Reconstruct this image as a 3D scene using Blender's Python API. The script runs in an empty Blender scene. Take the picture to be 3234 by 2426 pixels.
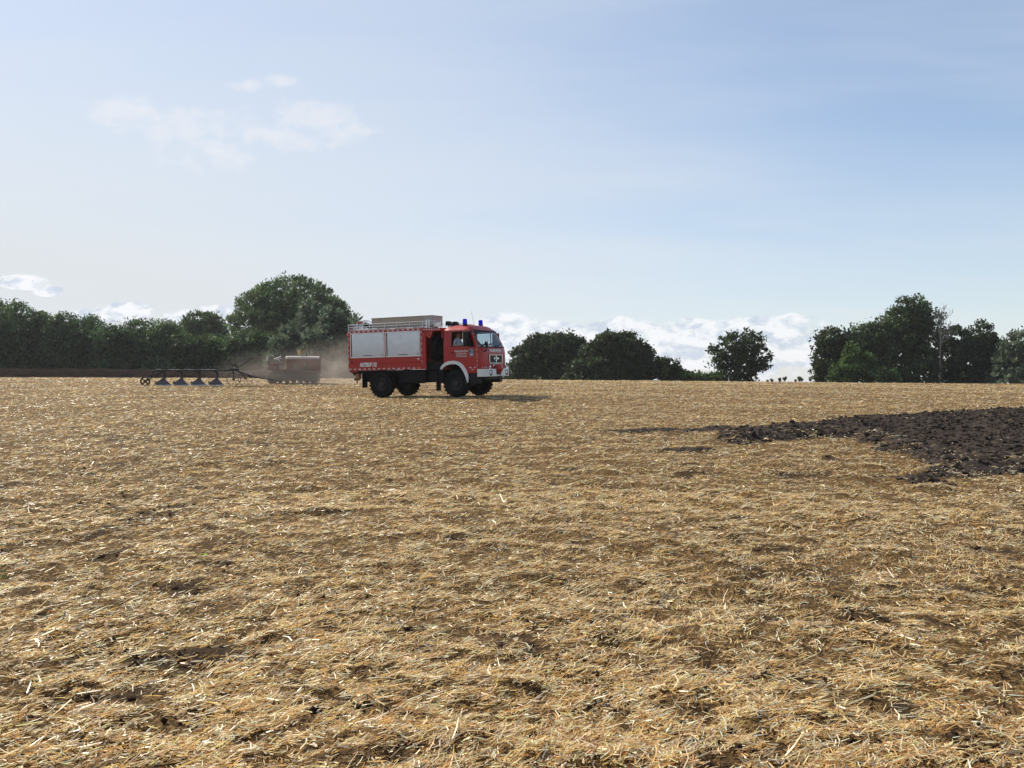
import bpy, bmesh, math, random
import numpy as np
from mathutils import Matrix, Vector

R = math.radians
rng = np.random.default_rng(7)
random.seed(7)
scene = bpy.context.scene
COL = scene.collection

# ------------------------------------------------------------------ camera
PW, PH, FPX, HOR = 3234.0, 2426.0, 2450.0, 1200.0      # photo size, focal length in px, row of the horizon
EYE = np.array([0.0, 0.0, 1.6])
PITCH = math.atan((PH / 2 - HOR) / FPX)
cam_data = bpy.data.cameras.new('camera')
cam_data.sensor_width = 36.0
cam_data.lens = 36.0 * FPX / PW
cam_data.clip_start = 0.05
cam_data.clip_end = 9000
cam = bpy.data.objects.new('camera', cam_data)
COL.objects.link(cam)
cam.location = EYE
cam.rotation_euler = (math.pi / 2 - PITCH, 0, 0)
scene.camera = cam

# ------------------------------------------------------------------ exposure
scene.view_settings.view_transform = 'Standard'
scene.view_settings.look = 'None'
scene.view_settings.gamma = 1.0
scene.view_settings.use_curve_mapping = False
scene.view_settings.exposure = 0.22
scene.render.engine = 'CYCLES'
scene.cycles.use_denoising = True
scene.cycles.max_bounces = 6
scene.cycles.diffuse_bounces = 3
scene.cycles.glossy_bounces = 3
scene.cycles.transmission_bounces = 5
scene.cycles.transparent_max_bounces = 12
scene.cycles.volume_bounces = 1
scene.cycles.caustics_reflective = False
scene.cycles.caustics_refractive = False
scene.cycles.sample_clamp_indirect = 4.0

# ------------------------------------------------------------------ sun
SUN_AZ, SUN_EL = R(-50), R(42)          # azimuth from +Y (view direction), negative = left
S = Vector((math.sin(SUN_AZ) * math.cos(SUN_EL), math.cos(SUN_AZ) * math.cos(SUN_EL), math.sin(SUN_EL)))
sun_data = bpy.data.lights.new('sun', 'SUN')
sun_data.energy = 5.0
sun_data.angle = R(0.55)
sun_data.color = (1.0, 0.92, 0.77)
sun = bpy.data.objects.new('sun', sun_data)
COL.objects.link(sun)
sun.rotation_euler = (-S).to_track_quat('-Z', 'Y').to_euler()
sun.location = (-60, 60, 60)

# ------------------------------------------------------------------ world: hazy sky with thin cirrus and low cumulus
world = bpy.data.worlds.new('World')
scene.world = world
world.use_nodes = True
world.cycles.sampling_method = 'MANUAL'
world.cycles.sample_map_resolution = 512
wt = world.node_tree
wt.nodes.clear()


class NT:
    """tiny helper to write node graphs as expressions"""
    def __init__(self, tree):
        self.t = tree

    def new(self, kind, **kw):
        n = self.t.nodes.new(kind)
        for k, v in kw.items():
            setattr(n, k, v)
        return n

    def put(self, sock, v):
        if v is None:
            return
        if isinstance(v, bpy.types.NodeSocket):
            self.t.links.new(v, sock)
        else:
            if hasattr(sock.default_value, '__len__') and not hasattr(v, '__len__'):
                v = [v] * len(sock.default_value)
            if hasattr(sock.default_value, '__len__') and len(sock.default_value) == 4 and len(v) == 3:
                v = (*v, 1.0)
            sock.default_value = v

    def m(self, op, a, b=None, c=None, clamp=False):
        n = self.new('ShaderNodeMath', operation=op, use_clamp=clamp)
        for i, v in enumerate((a, b, c)):
            self.put(n.inputs[i], v)
        return n.outputs[0]

    def v(self, op, a, b=None):
        n = self.new('ShaderNodeVectorMath', operation=op)
        self.put(n.inputs[0], a)
        if b is not None:
            self.put(n.inputs[1], b)
        return n.outputs['Value'] if op in ('LENGTH', 'DOT_PRODUCT') else n.outputs[0]

    def xyz(self, x, y, z):
        n = self.new('ShaderNodeCombineXYZ')
        for i, q in enumerate((x, y, z)):
            self.put(n.inputs[i], q)
        return n.outputs[0]

    def sep(self, v):
        n = self.new('ShaderNodeSeparateXYZ')
        self.put(n.inputs[0], v)
        return n.outputs

    def noise(self, vec, scale, detail=4, rough=0.55, dist=0.0, color=False):
        n = self.new('ShaderNodeTexNoise')
        if vec is not None:
            self.put(n.inputs['Vector'], vec)
        n.inputs['Scale'].default_value = scale
        n.inputs['Detail'].default_value = detail
        n.inputs['Roughness'].default_value = rough
        n.inputs['Distortion'].default_value = dist
        return n.outputs['Color' if color else 'Fac']

    def smooth(self, x, a, b):
        n = self.new('ShaderNodeMapRange', interpolation_type='SMOOTHSTEP')
        self.put(n.inputs['Value'], x)
        self.put(n.inputs['From Min'], a)
        self.put(n.inputs['From Max'], b)
        return n.outputs[0]

    def mix(self, f, a, b, blend='MIX'):
        n = self.new('ShaderNodeMix', data_type='RGBA', blend_type=blend)
        self.put(n.inputs[0], f)
        self.put(n.inputs[6], a)
        self.put(n.inputs[7], b)
        return n.outputs[2]


w = NT(wt)
tc = w.new('ShaderNodeTexCoord')
direction = tc.outputs['Generated']
dx, dy, dz = w.sep(direction)
dzc = w.m('MAXIMUM', dz, 0.004)
sky = w.new('ShaderNodeTexSky', sky_type='NISHITA')
sky.sun_disc = False
sky.sun_elevation = SUN_EL
sky.sun_rotation = SUN_AZ
sky.altitude = 0
sky.air_density = 1.0
sky.dust_density = 0.35
sky.ozone_density = 2.0
w.put(sky.inputs['Vector'], w.v('NORMALIZE', w.xyz(dx, dy, dzc)))
# high thin veil: planar projection of the direction, streaky noise
inv = w.m('DIVIDE', 1.0, w.m('ADD', dzc, 0.12))
plane = w.xyz(w.m('MULTIPLY', dx, inv), w.m('MULTIPLY', dy, inv), 0.0)
mp = w.new('ShaderNodeMapping')
w.put(mp.inputs['Vector'], plane)
mp.inputs['Rotation'].default_value = (0, 0, R(-62))
mp.inputs['Scale'].default_value = (0.35, 1.5, 1)
mp.inputs['Location'].default_value = (3.1, 0.4, 0)
veil = w.smooth(w.noise(mp.outputs[0], 1.1, 6, 0.5, 0.6), 0.24, 0.80)
fine = w.noise(mp.outputs[0], 5.0, 5, 0.55, 0.4)
veil = w.m('MULTIPLY', veil, w.m('MULTIPLY_ADD', fine, 0.7, 0.6))
# haze whitening towards the horizon and the sun
sund = w.v('DOT_PRODUCT', direction, tuple(S))
near_sun = w.smooth(sund, 0.25, 0.95)
low = w.m('POWER', w.m('SUBTRACT', 1.0, w.m('MAXIMUM', w.m('MINIMUM', w.m('MULTIPLY', dzc, 1.62), 1.0), 0.0)), 1.6)
side = w.m('MULTIPLY_ADD', w.smooth(sund, -0.2, 0.8), 0.34, 0.60)
hz = w.m('ADD', w.m('MULTIPLY', low, side), w.m('MULTIPLY', near_sun, 0.42), clamp=True)
HAZE_COL = (5.22, 5.50, 5.78)
hs = w.new('ShaderNodeHueSaturation')
hs.inputs['Saturation'].default_value = 1.22
hs.inputs['Value'].default_value = 1.08
w.put(hs.inputs['Color'], sky.outputs[0])
sky_a = w.mix(hz, hs.outputs[0], HAZE_COL)
sky_b = w.mix(w.m('MULTIPLY', veil, 0.38), sky_a, (5.5, 5.75, 6.05))
# individual clouds in tangent coordinates of the direction (u right, v up), torn by noise
yy = w.m('MAXIMUM', dy, 0.02)
u = w.m('DIVIDE', dx, yy)
v = w.m('DIVIDE', dz, yy)
uv = w.xyz(u, w.m('MULTIPLY', v, 1.6), 0.0)
tear = w.noise(uv, 26.0, 7, 0.6, 0.3)
tear2 = w.noise(uv, 9.0, 5, 0.55, 0.2)
front = w.smooth(dy, 0.05, 0.2)


def cloud_group(items, soft, jag, dens):
    tot = None
    for (px, py, rx, ry) in items:
        cu, cv = (px - PW / 2) / FPX, (HOR - py) / FPX
        a = w.m('DIVIDE', w.m('SUBTRACT', u, cu), rx / FPX)
        b = w.m('DIVIDE', w.m('SUBTRACT', v, cv), ry / FPX)
        d = w.m('SUBTRACT', 1.0, w.m('SQRT', w.m('ADD', w.m('MULTIPLY', a, a), w.m('MULTIPLY', b, b))))
        tot = d if tot is None else w.m('SMOOTH_MAX', tot, d, 0.25)
    t = w.m('ADD', tot, w.m('MULTIPLY', w.m('SUBTRACT', tear, 0.5), jag))
    t = w.m('ADD', t, w.m('MULTIPLY', w.m('SUBTRACT', tear2, 0.5), jag * 0.8))
    t = w.smooth(t, 0.0, soft)
    return w.m('MULTIPLY', w.m('MULTIPLY', t, dens), front), tot


cir, _ = cloud_group([(380, 350, 150, 55), (570, 400, 210, 85), (690, 480, 200, 75), (1000, 385, 230, 90), (870, 430, 240, 75),
                      (780, 268, 58, 28), (890, 262, 75, 26), (1150, 415, 110, 25)], 1.1, 2.6, 0.50)
sky_c = w.mix(cir, sky_b, (6.5, 6.45, 6.6))
cum, cdepth = cloud_group([(60, 890, 95, 26), (160, 922, 50, 18), (400, 985, 110, 35), (560, 1005, 80, 30), (700, 1000, 90, 40), (280, 1000, 70, 25),
                           (1600, 1030, 120, 45), (1760, 1060, 130, 45), (1950, 1045, 140, 58), (2180, 1065, 210, 70),
                           (2450, 1100, 220, 95), (2060, 1130, 300, 70), (1620, 1110, 140, 60), (2330, 1025, 120, 30), (2500, 1015, 60, 24)], 0.30, 1.6, 0.85)
shade = w.noise(w.xyz(u, w.m('MULTIPLY', w.m('ADD', v, 0.010), 1.9), 0.0), 30.0, 8, 0.62, 0.3)
ccol = w.mix(w.smooth(shade, 0.43, 0.62), (6.9, 7.0, 7.2), (4.2, 4.8, 5.7))
sky_d = w.mix(cum, sky_c, ccol)
bg = w.new('ShaderNodeBackground')
w.put(bg.inputs['Color'], sky_d)
bg.inputs['Strength'].default_value = 0.121
wo = w.new('ShaderNodeOutputWorld')
wt.links.new(bg.outputs[0], wo.inputs['Surface'])

# ------------------------------------------------------------------ helpers
def tag(o, label=None, cat=None, group=None, kind=None):
    for k, val in (('label', label), ('category', cat), ('group', group), ('kind', kind)):
        if val:
            o[k] = val
    return o


def empty(name, label, cat, group=None, matrix=None):
    o = bpy.data.objects.new(name, None)
    o.empty_display_size = 0.2
    COL.objects.link(o)
    if matrix is not None:
        o.matrix_world = matrix
    return tag(o, label, cat, group)


def link(name, me, mat, parent=None):
    o = bpy.data.objects.new(name, me)
    if mat is not None and len(me.materials) == 0:
        me.materials.append(mat)
    COL.objects.link(o)
    if parent is not None:
        o.parent = parent
    return o


def np_mesh(name, V, Q, smooth=False):
    """V (n,3) float, Q (m,k) int -> mesh, quickly"""
    V = np.asarray(V, np.float32)
    Q = np.asarray(Q, np.int32)
    me = bpy.data.meshes.new(name)
    me.vertices.add(len(V))
    me.vertices.foreach_set('co', V.ravel())
    me.loops.add(Q.size)
    me.loops.foreach_set('vertex_index', Q.ravel())
    me.polygons.add(len(Q))
    k = Q.shape[1]
    me.polygons.foreach_set('loop_start', np.arange(0, Q.size, k, dtype=np.int32))
    me.polygons.foreach_set('use_smooth', np.full(len(Q), smooth))
    me.update(calc_edges=True)
    return me


def color_attr(me, name, C):
    a = me.attributes.new(name, 'FLOAT_COLOR', 'POINT')
    C = np.asarray(C, np.float32)
    if C.shape[1] == 3:
        C = np.concatenate([C, np.ones((len(C), 1), np.float32)], 1)
    a.data.foreach_set('color', C.ravel())


def float_attr(me, name, C):
    a = me.attributes.new(name, 'FLOAT', 'POINT')
    a.data.foreach_set('value', np.asarray(C, np.float32).ravel())


class MB:
    """collects shapes and links them as ONE mesh object"""
    def __init__(self, fn=None):
        self.v, self.f, self.fn = [], [], fn

    def add(self, V, F):
        n = len(self.v)
        self.v += [tuple(p) for p in V]
        self.f += [tuple(i + n for i in q) for q in F]
        return self

    def box(self, c, s, rot=None):
        c = Vector(c)
        hx, hy, hz = s[0] / 2, s[1] / 2, s[2] / 2
        P = [Vector((x, y, z)) for x in (-hx, hx) for y in (-hy, hy) for z in (-hz, hz)]
        if rot is not None:
            P = [rot @ p for p in P]
        return self.add([p + c for p in P], [(0, 1, 3, 2), (4, 6, 7, 5), (0, 4, 5, 1), (2, 3, 7, 6), (0, 2, 6, 4), (1, 5, 7, 3)])

    def span(self, a, b):
        return self.box([(p + q) / 2 for p, q in zip(a, b)], [abs(q - p) for p, q in zip(a, b)])

    def prism(self, prof, y0, y1, axes='xz'):
        """profile polygon extruded along the third axis"""
        n = len(prof)
        def pt(p, t):
            return {'xz': (p[0], t, p[1]), 'yz': (t, p[0], p[1]), 'xy': (p[0], p[1], t)}[axes]
        V = [pt(p, y0) for p in prof] + [pt(p, y1) for p in prof]
        F = [tuple(range(n)), tuple(range(2 * n - 1, n - 1, -1))]
        F += [(i, i + n, (i + 1) % n + n, (i + 1) % n) for i in range(n)]
        return self.add(V, F)

    def tube(self, pts, r, seg=8, cap=True):
        pts = [Vector(p) for p in pts]
        n = len(pts)
        rad = r if hasattr(r, '__len__') else [r] * n
        V, F = [], []
        for i, p in enumerate(pts):
            t = (pts[min(i + 1, n - 1)] - pts[max(i - 1, 0)]).normalized()
            a = t.cross(Vector((0, 0, 1)) if abs(t.z) < 0.9 else Vector((1, 0, 0))).normalized()
            b = t.cross(a)
            for k in range(seg):
                an = 2 * math.pi * k / seg
                V.append(p + (a * math.cos(an) + b * math.sin(an)) * rad[i])
        for i in range(n - 1):
            for k in range(seg):
                k2 = (k + 1) % seg
                F.append((i * seg + k, i * seg + k2, (i + 1) * seg + k2, (i + 1) * seg + k))
        if cap:
            F += [tuple(range(seg - 1, -1, -1)), tuple(range((n - 1) * seg, n * seg))]
        return self.add(V, F)

    def lathe(self, prof, c, axis='y', seg=28, closed=False):
        """profile of (radius, along) turned about the axis through c"""
        V, F = [], []
        n = len(prof)
        for k in range(seg):
            a = 2 * math.pi * k / seg
            ca, sa = math.cos(a), math.sin(a)
            for (r, t) in prof:
                if axis == 'y':
                    V.append((c[0] + r * ca, c[1] + t, c[2] + r * sa))
                elif axis == 'x':
                    V.append((c[0] + t, c[1] + r * ca, c[2] + r * sa))
                else:
                    V.append((c[0] + r * ca, c[1] + r * sa, c[2] + t))
        m = n if closed else n - 1
        for k in range(seg):
            k2 = (k + 1) % seg
            for i in range(m):
                i2 = (i + 1) % n
                F.append((k * n + i, k * n + i2, k2 * n + i2, k2 * n + i))
        return self.add(V, F)

    def grid(self, P):
        """P[i][j] points"""
        m, n = len(P), len(P[0])
        V = [p for row in P for p in row]
        F = [(i * n + j, i * n + j + 1, (i + 1) * n + j + 1, (i + 1) * n + j) for i in range(m - 1) for j in range(n - 1)]
        return self.add(V, F)

    def mesh(self, name, bevel=0.0, smooth=None, thick=0.0):
        me = bpy.data.meshes.new(name)
        V = [self.fn(p) for p in self.v] if self.fn else self.v
        me.from_pydata([tuple(p) for p in V], [], self.f)
        bm = bmesh.new()
        bm.from_mesh(me)
        bmesh.ops.recalc_face_normals(bm, faces=bm.faces)
        if thick:
            bmesh.ops.solidify(bm, geom=bm.faces[:], thickness=thick)
        if bevel:
            es = [e for e in bm.edges if len(e.link_faces) == 2 and e.calc_face_angle(0) > 0.5]
            bmesh.ops.bevel(bm, geom=es, offset=bevel, segments=2, profile=0.5, affect='EDGES', clamp_overlap=True)
        if smooth:
            for f in bm.faces:
                f.smooth = True
            for e in bm.edges:
                e.smooth = not (len(e.link_faces) == 2 and e.calc_face_angle(0) > smooth)
        bm.to_mesh(me)
        bm.free()
        return me

    def build(self, name, mat, parent=None, bevel=0.0, smooth=None, thick=0.0):
        return link(name, self.mesh(name, bevel, smooth, thick), mat, parent)


# ------------------------------------------------------------------ numpy noise
def _hash(ix, iy, seed):
    h = (ix.astype(np.int64) * 374761393 + iy.astype(np.int64) * 668265263 + seed * 974711) & 0x7fffffff
    h = ((h ^ (h >> 13)) * 1274126177) & 0x7fffffff
    return ((h ^ (h >> 16)) & 0xffff) / 65535.0


def vnoise(x, y, seed=0):
    x = np.asarray(x, float)
    y = np.asarray(y, float)
    ix, iy = np.floor(x), np.floor(y)
    fx, fy = x - ix, y - iy
    fx = fx * fx * (3 - 2 * fx)
    fy = fy * fy * (3 - 2 * fy)
    a = _hash(ix, iy, seed) * (1 - fx) + _hash(ix + 1, iy, seed) * fx
    b = _hash(ix, iy + 1, seed) * (1 - fx) + _hash(ix + 1, iy + 1, seed) * fx
    return a * (1 - fy) + b * fy


def fbm(x, y, seed=0, octv=4, gain=0.5):
    t, a, n = 0.0, 1.0, 0.0
    x = np.asarray(x, float)
    y = np.asarray(y, float)
    for k in range(octv):
        t = t + a * vnoise(x, y, seed + k * 17)
        n += a
        a *= gain
        x, y = x * 2.03 + 11.3, y * 2.03 + 5.7
    return t / n


def sstep(x, a, b):
    t = np.clip((np.asarray(x, float) - a) / (b - a), 0, 1)
    return t * t * (3 - 2 * t)


# ------------------------------------------------------------------ materials
def material(name):
    m = bpy.data.materials.new(name)
    m.use_nodes = True
    nt = m.node_tree
    nt.nodes.clear()
    n = NT(nt)
    out = n.new('ShaderNodeOutputMaterial')
    return m, n, out


def plain(name, col, rough=0.5, metal=0.0, vary=0.15, scale=6.0, dirt=0.0, dirt_col=(0.16, 0.12, 0.08), coat=0.0, bump=0.0, spec=0.5):
    m, n, out = material(name)
    p = n.new('ShaderNodeBsdfPrincipled')
    t = n.new('ShaderNodeTexCoord').outputs['Object']
    a = n.noise(t, scale, 4)
    c = n.mix(a, tuple(x * (1 - vary) for x in col), tuple(min(1, x * (1 + vary)) for x in col))
    ro = n.m('MULTIPLY_ADD', n.noise(t, scale * 2.3, 4), 0.2, rough - 0.1, clamp=True)
    if dirt:
        d = n.smooth(n.noise(t, scale * 0.45, 6, 0.65), 0.45, 0.8)
        d = n.m('MULTIPLY', d, dirt)
        c = n.mix(d, c, dirt_col)
        ro = n.m('ADD', ro, n.m('MULTIPLY', d, 0.4), clamp=True)
    n.put(p.inputs['Base Color'], c)
    n.put(p.inputs['Roughness'], ro)
    p.inputs['Metallic'].default_value = metal
    p.inputs['Specular IOR Level'].default_value = spec
    p.inputs['Coat Weight'].default_value = coat
    p.inputs['Coat Roughness'].default_value = 0.08
    if bump:
        b = n.new('ShaderNodeBump')
        b.inputs['Strength'].default_value = bump
        b.inputs['Distance'].default_value = 0.02
        n.put(b.inputs['Height'], n.noise(t, scale * 4, 5))
        n.put(p.inputs['Normal'], b.outputs[0])
    nt = m.node_tree
    nt.links.new(p.outputs[0], out.inputs['Surface'])
    return m


def glass_mat(name, tint=(0.75, 0.82, 0.85), refl=1.0):
    m, n, out = material(name)
    tr = n.new('ShaderNodeBsdfTransparent')
    n.put(tr.inputs['Color'], tint)
    gl = n.new('ShaderNodeBsdfGlossy')
    gl.inputs['Roughness'].default_value = 0.03
    fr = n.new('ShaderNodeFresnel')
    fr.inputs['IOR'].default_value = 1.5
    mx = n.new('ShaderNodeMixShader')
    n.put(mx.inputs[0], n.m('MULTIPLY', fr.outputs[0], refl, clamp=True))
    m.node_tree.links.new(tr.outputs[0], mx.inputs[1])
    m.node_tree.links.new(gl.outputs[0], mx.inputs[2])
    m.node_tree.links.new(mx.outputs[0], out.inputs['Surface'])
    return m


M = {}
M['red'] = plain('red_paint', (0.40, 0.014, 0.009), 0.38, 0, 0.12, 1.6, dirt=0.25, dirt_col=(0.17, 0.035, 0.022), coat=0.12, spec=0.4)
M['white'] = plain('white_paint', (0.78, 0.78, 0.76), 0.4, 0, 0.05, 3, dirt=0.25, dirt_col=(0.5, 0.46, 0.4))
M['retro'] = plain('reflective_white', (0.56, 0.55, 0.54), 0.5, 0, 0.12, 9, dirt=0.3, dirt_col=(0.45, 0.3, 0.28))
M['black'] = plain('black_plastic', (0.009, 0.009, 0.010), 0.55, 0, 0.2, 5, dirt=0.2, dirt_col=(0.025, 0.021, 0.018), spec=0.3)
M['chassis'] = plain('chassis_black', (0.006, 0.006, 0.007), 0.75, 0, 0.3, 4, dirt=0.3, dirt_col=(0.015, 0.013, 0.011), spec=0.2)
M['tyre'] = plain('tyre_rubber', (0.007, 0.007, 0.0075), 0.85, 0, 0.3, 5, dirt=0.35, dirt_col=(0.03, 0.024, 0.018), spec=0.15)
M['rim'] = plain('wheel_rim', (0.010, 0.010, 0.011), 0.55, 0, 0.2, 8, dirt=0.35, dirt_col=(0.05, 0.04, 0.03))
M['alu'] = plain('bare_aluminium', (0.62, 0.63, 0.64), 0.3, 0.9, 0.06, 5)
M['shutter'] = plain('shutter_aluminium', (0.40, 0.435, 0.50), 0.13, 0.95, 0.03, 2.5)  # blue of the reflected sky is tinted into the metal colour
M['crate'] = plain('weathered_box', (0.46, 0.39, 0.29), 0.7, 0, 0.15, 5, dirt=0.4, dirt_col=(0.30, 0.25, 0.18))
M['crate_end'] = plain('pale_box_end', (0.46, 0.43, 0.38), 0.6, 0, 0.1, 5, dirt=0.3, dirt_col=(0.3, 0.27, 0.22))
M['chrome'] = plain('chrome', (0.75, 0.75, 0.76), 0.15, 1.0, 0.03, 5)
M['orange'] = plain('orange_lens', (0.75, 0.16, 0.03), 0.3, 0, 0.05, 5)
M['ochre'] = plain('ochre_wood', (0.36, 0.15, 0.04), 0.6, 0, 0.25, 12)
M['glass'] = glass_mat('window_glass')
M['blue_lens'] = None
M['skin'] = plain('skin', (0.52, 0.28, 0.19), 0.5, 0, 0.06, 30)
M['shirt'] = plain('pale_shirt', (0.62, 0.66, 0.74), 0.8, 0, 0.06, 20)
M['dark_shirt'] = plain('navy_shirt', (0.03, 0.04, 0.07), 0.8, 0, 0.1, 20)
M['trousers'] = plain('dark_trousers', (0.03, 0.035, 0.05), 0.85, 0, 0.1, 20)
M['cap'] = plain('olive_cap', (0.07, 0.075, 0.045), 0.8, 0, 0.1, 20)
M['hair'] = plain('brown_hair', (0.05, 0.032, 0.02), 0.6, 0, 0.2, 40)
M['seat'] = plain('seat_cloth', (0.03, 0.03, 0.033), 0.85, 0, 0.15, 20)
M['rust'] = plain('dusty_rust_red', (0.15, 0.060, 0.038), 0.7, 0, 0.25, 4, dirt=0.8, dirt_col=(0.22, 0.15, 0.105), spec=0.3)
M['rust_bright'] = plain('bonnet_sheen', (0.70, 0.64, 0.58), 0.35, 0.0, 0.15, 4, dirt=0.3, dirt_col=(0.3, 0.24, 0.2))  # pale sheen of the slanted bonnet top, painted into the base colour
M['steel'] = plain('dull_steel', (0.16, 0.145, 0.13), 0.5, 0.6, 0.3, 6, dirt=0.5, dirt_col=(0.13, 0.10, 0.075))
M['track'] = plain('dusty_track_steel', (0.10, 0.085, 0.07), 0.55, 0.4, 0.3, 6, dirt=0.6, dirt_col=(0.17, 0.125, 0.09))
M['rim_pale'] = plain('pale_dusty_rim', (0.30, 0.26, 0.22), 0.5, 0.3, 0.2, 6)
M['shoe'] = plain('polished_track_shoe', (0.5, 0.48, 0.45), 0.3, 0.9, 0.1, 6)
M['share'] = plain('polished_share_steel', (0.55, 0.57, 0.62), 0.25, 0.9, 0.12, 6)
M['mould'] = plain('mouldboard_steel', (0.11, 0.10, 0.098), 0.5, 0.4, 0.3, 6, dirt=0.5, dirt_col=(0.16, 0.13, 0.10))
M['iron'] = plain('dark_iron', (0.022, 0.021, 0.020), 0.5, 0.3, 0.3, 8)
M['yellow'] = plain('faded_yellow', (0.42, 0.26, 0.05), 0.5, 0, 0.2, 8)
M['bark'] = plain('tree_bark', (0.055, 0.043, 0.032), 0.9, 0, 0.35, 3, bump=0.6, spec=0.1)
M['dead'] = plain('dead_wood', (0.28, 0.25, 0.22), 0.85, 0, 0.2, 3, spec=0.2)
M['blue_dark'] = plain('crest_blue', (0.03, 0.05, 0.12), 0.4, 0, 0.1, 10)
M['crest'] = plain('crest_grey', (0.25, 0.32, 0.38), 0.4, 0, 0.2, 30)

mb_, nb_, ob_ = material('blue_beacon_lens')
pb_ = nb_.new('ShaderNodeBsdfPrincipled')
pb_.inputs['Base Color'].default_value = (0.008, 0.012, 0.42, 1)
pb_.inputs['Roughness'].default_value = 0.15
tb_ = nb_.new('ShaderNodeBsdfTranslucent')
tb_.inputs['Color'].default_value = (0.02, 0.03, 0.9, 1)
xb_ = nb_.new('ShaderNodeMixShader')
xb_.inputs[0].default_value = 0.55
mb_.node_tree.links.new(pb_.outputs[0], xb_.inputs[1])
mb_.node_tree.links.new(tb_.outputs[0], xb_.inputs[2])
mb_.node_tree.links.new(xb_.outputs[0], ob_.inputs['Surface'])
M['blue_lens'] = mb_


def soil_material(name, dark, light, sc=1.0):
    m, n, out = material(name)
    p = n.new('ShaderNodeBsdfPrincipled')
    t = n.new('ShaderNodeTexCoord').outputs['Object']
    a = n.smooth(n.noise(t, 7 * sc, 8, 0.65), 0.3, 0.72)
    c = n.mix(a, dark, light)
    n.put(p.inputs['Base Color'], c)
    p.inputs['Roughness'].default_value = 0.95
    p.inputs['Specular IOR Level'].default_value = 0.0
    b = n.new('ShaderNodeBump')
    b.inputs['Strength'].default_value = 0.9
    b.inputs['Distance'].default_value = 0.03
    n.put(b.inputs['Height'], n.noise(t, 30 * sc, 6, 0.7))
    n.put(p.inputs['Normal'], b.outputs[0])
    m.node_tree.links.new(p.outputs[0], out.inputs['Surface'])
    return m


M['soil'] = soil_material('ploughed_soil', (0.024, 0.019, 0.016), (0.092, 0.074, 0.063))
M['soil_brown'] = soil_material('bare_field_soil', (0.026, 0.016, 0.010), (0.095, 0.062, 0.041))
M['soil_far'] = soil_material('far_ploughed_soil', (0.012, 0.009, 0.008), (0.034, 0.026, 0.022), 0.4)


def attr_leaf(name, trans=0.35, rough=0.55, spec=0.35, gloss_vary=False):
    """colour comes from the piece's own 'col' attribute; part of the light shines through"""
    m, n, out = material(name)
    at = n.new('ShaderNodeAttribute', attribute_name='col')
    p = n.new('ShaderNodeBsdfPrincipled')
    n.put(p.inputs['Base Color'], at.outputs['Color'])
    p.inputs['Roughness'].default_value = rough
    p.inputs['Specular IOR Level'].default_value = spec
    tr = n.new('ShaderNodeBsdfTranslucent')
    n.put(tr.inputs['Color'], at.outputs['Color'])
    mx = n.new('ShaderNodeMixShader')
    mx.inputs[0].default_value = trans
    m.node_tree.links.new(p.outputs[0], mx.inputs[1])
    m.node_tree.links.new(tr.outputs[0], mx.inputs[2])
    m.node_tree.links.new(mx.outputs[0], out.inputs['Surface'])
    return m


M['leaf'] = attr_leaf('leaf', 0.42, 0.55, 0.25)
M['straw'] = attr_leaf('straw', 0.40, 0.40, 0.9)

# ------------------------------------------------------------------ terrain heights
_ys = np.array([-4000, -60, 0, 10, 20, 31.5, 43, 55, 64, 75], float)
_zs = np.array([-30, -0.5, 0, .12, .42, .88, 1.28, 1.52, 1.60, 1.62], float)
_yy = np.arange(-200, 120, 0.25)
_zz = np.interp(_yy, _ys, _zs)
_k = np.exp(-0.5 * (np.arange(-40, 41) * 0.25 / 3.0) ** 2)
_zz[60:-60] = np.convolve(_zz, _k / _k.sum(), 'same')[60:-60]
_zz -= np.interp(0.0, _yy, _zz)

TRUCK_P = np.array([-2.30, 31.5, 0.89])        # near front tyre on the ground
TRUCK_YAW, TRUCK_PITCH, TRUCK_BANK = R(-24.5), R(0.7), R(1.25)
_F = np.array([math.cos(TRUCK_YAW), math.sin(TRUCK_YAW), 0])
_L = np.array([-math.sin(TRUCK_YAW), math.cos(TRUCK_YAW), 0])
_U = np.array([0, 0, 1.0])
_F, _U = _F * math.cos(TRUCK_PITCH) + _U * math.sin(TRUCK_PITCH), _U * math.cos(TRUCK_PITCH) - _F * math.sin(TRUCK_PITCH)
_L, _U = _L * math.cos(TRUCK_BANK) + _U * math.sin(TRUCK_BANK), _U * math.cos(TRUCK_BANK) - _L * math.sin(TRUCK_BANK)
TRUCK_O = TRUCK_P + 1.2 * _L                    # front axle middle on the ground
TRUCK_M = Matrix(((_F[0], _L[0], _U[0], TRUCK_O[0]), (_F[1], _L[1], _U[1], TRUCK_O[1]), (_F[2], _L[2], _U[2], TRUCK_O[2]), (0, 0, 0, 1)))


def height(X, Y):
    X = np.asarray(X, float)
    Y = np.asarray(Y, float)
    Yn = np.clip(Y, -150, 75)
    z = np.interp(Yn, _yy, _zz) + np.where(Y < -150, (Y + 150) * 0.01, 0)
    z = z - 0.0068 * np.clip(X, -70, 70) * sstep(Y, 12, 58)
    # beyond the brow: the left goes on rising gently to the hedge, the right falls away
    ang = X / np.maximum(Y, 1.0)
    left = 1 - sstep(ang, -0.27, -0.16)
    over = np.maximum(Y - 63.0, 0)
    fall = -0.034 * over * over / (over + 14.0)
    rise = 0.022 * np.minimum(over, 32) - 0.02 * np.maximum(over - 40, 0)
    z = z + left * rise + (1 - left) * fall
    # level stand of the truck
    c = TRUCK_O - 1.8 * _F
    wgt = np.exp(-(((X - c[0]) ** 2 + (Y - c[1]) ** 2) / 30.0) ** 2)
    pl = TRUCK_O[2] - (_U[0] * (X - TRUCK_O[0]) + _U[1] * (Y - TRUCK_O[1])) / _U[2]
    return z * (1 - wgt) + pl * wgt


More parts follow.
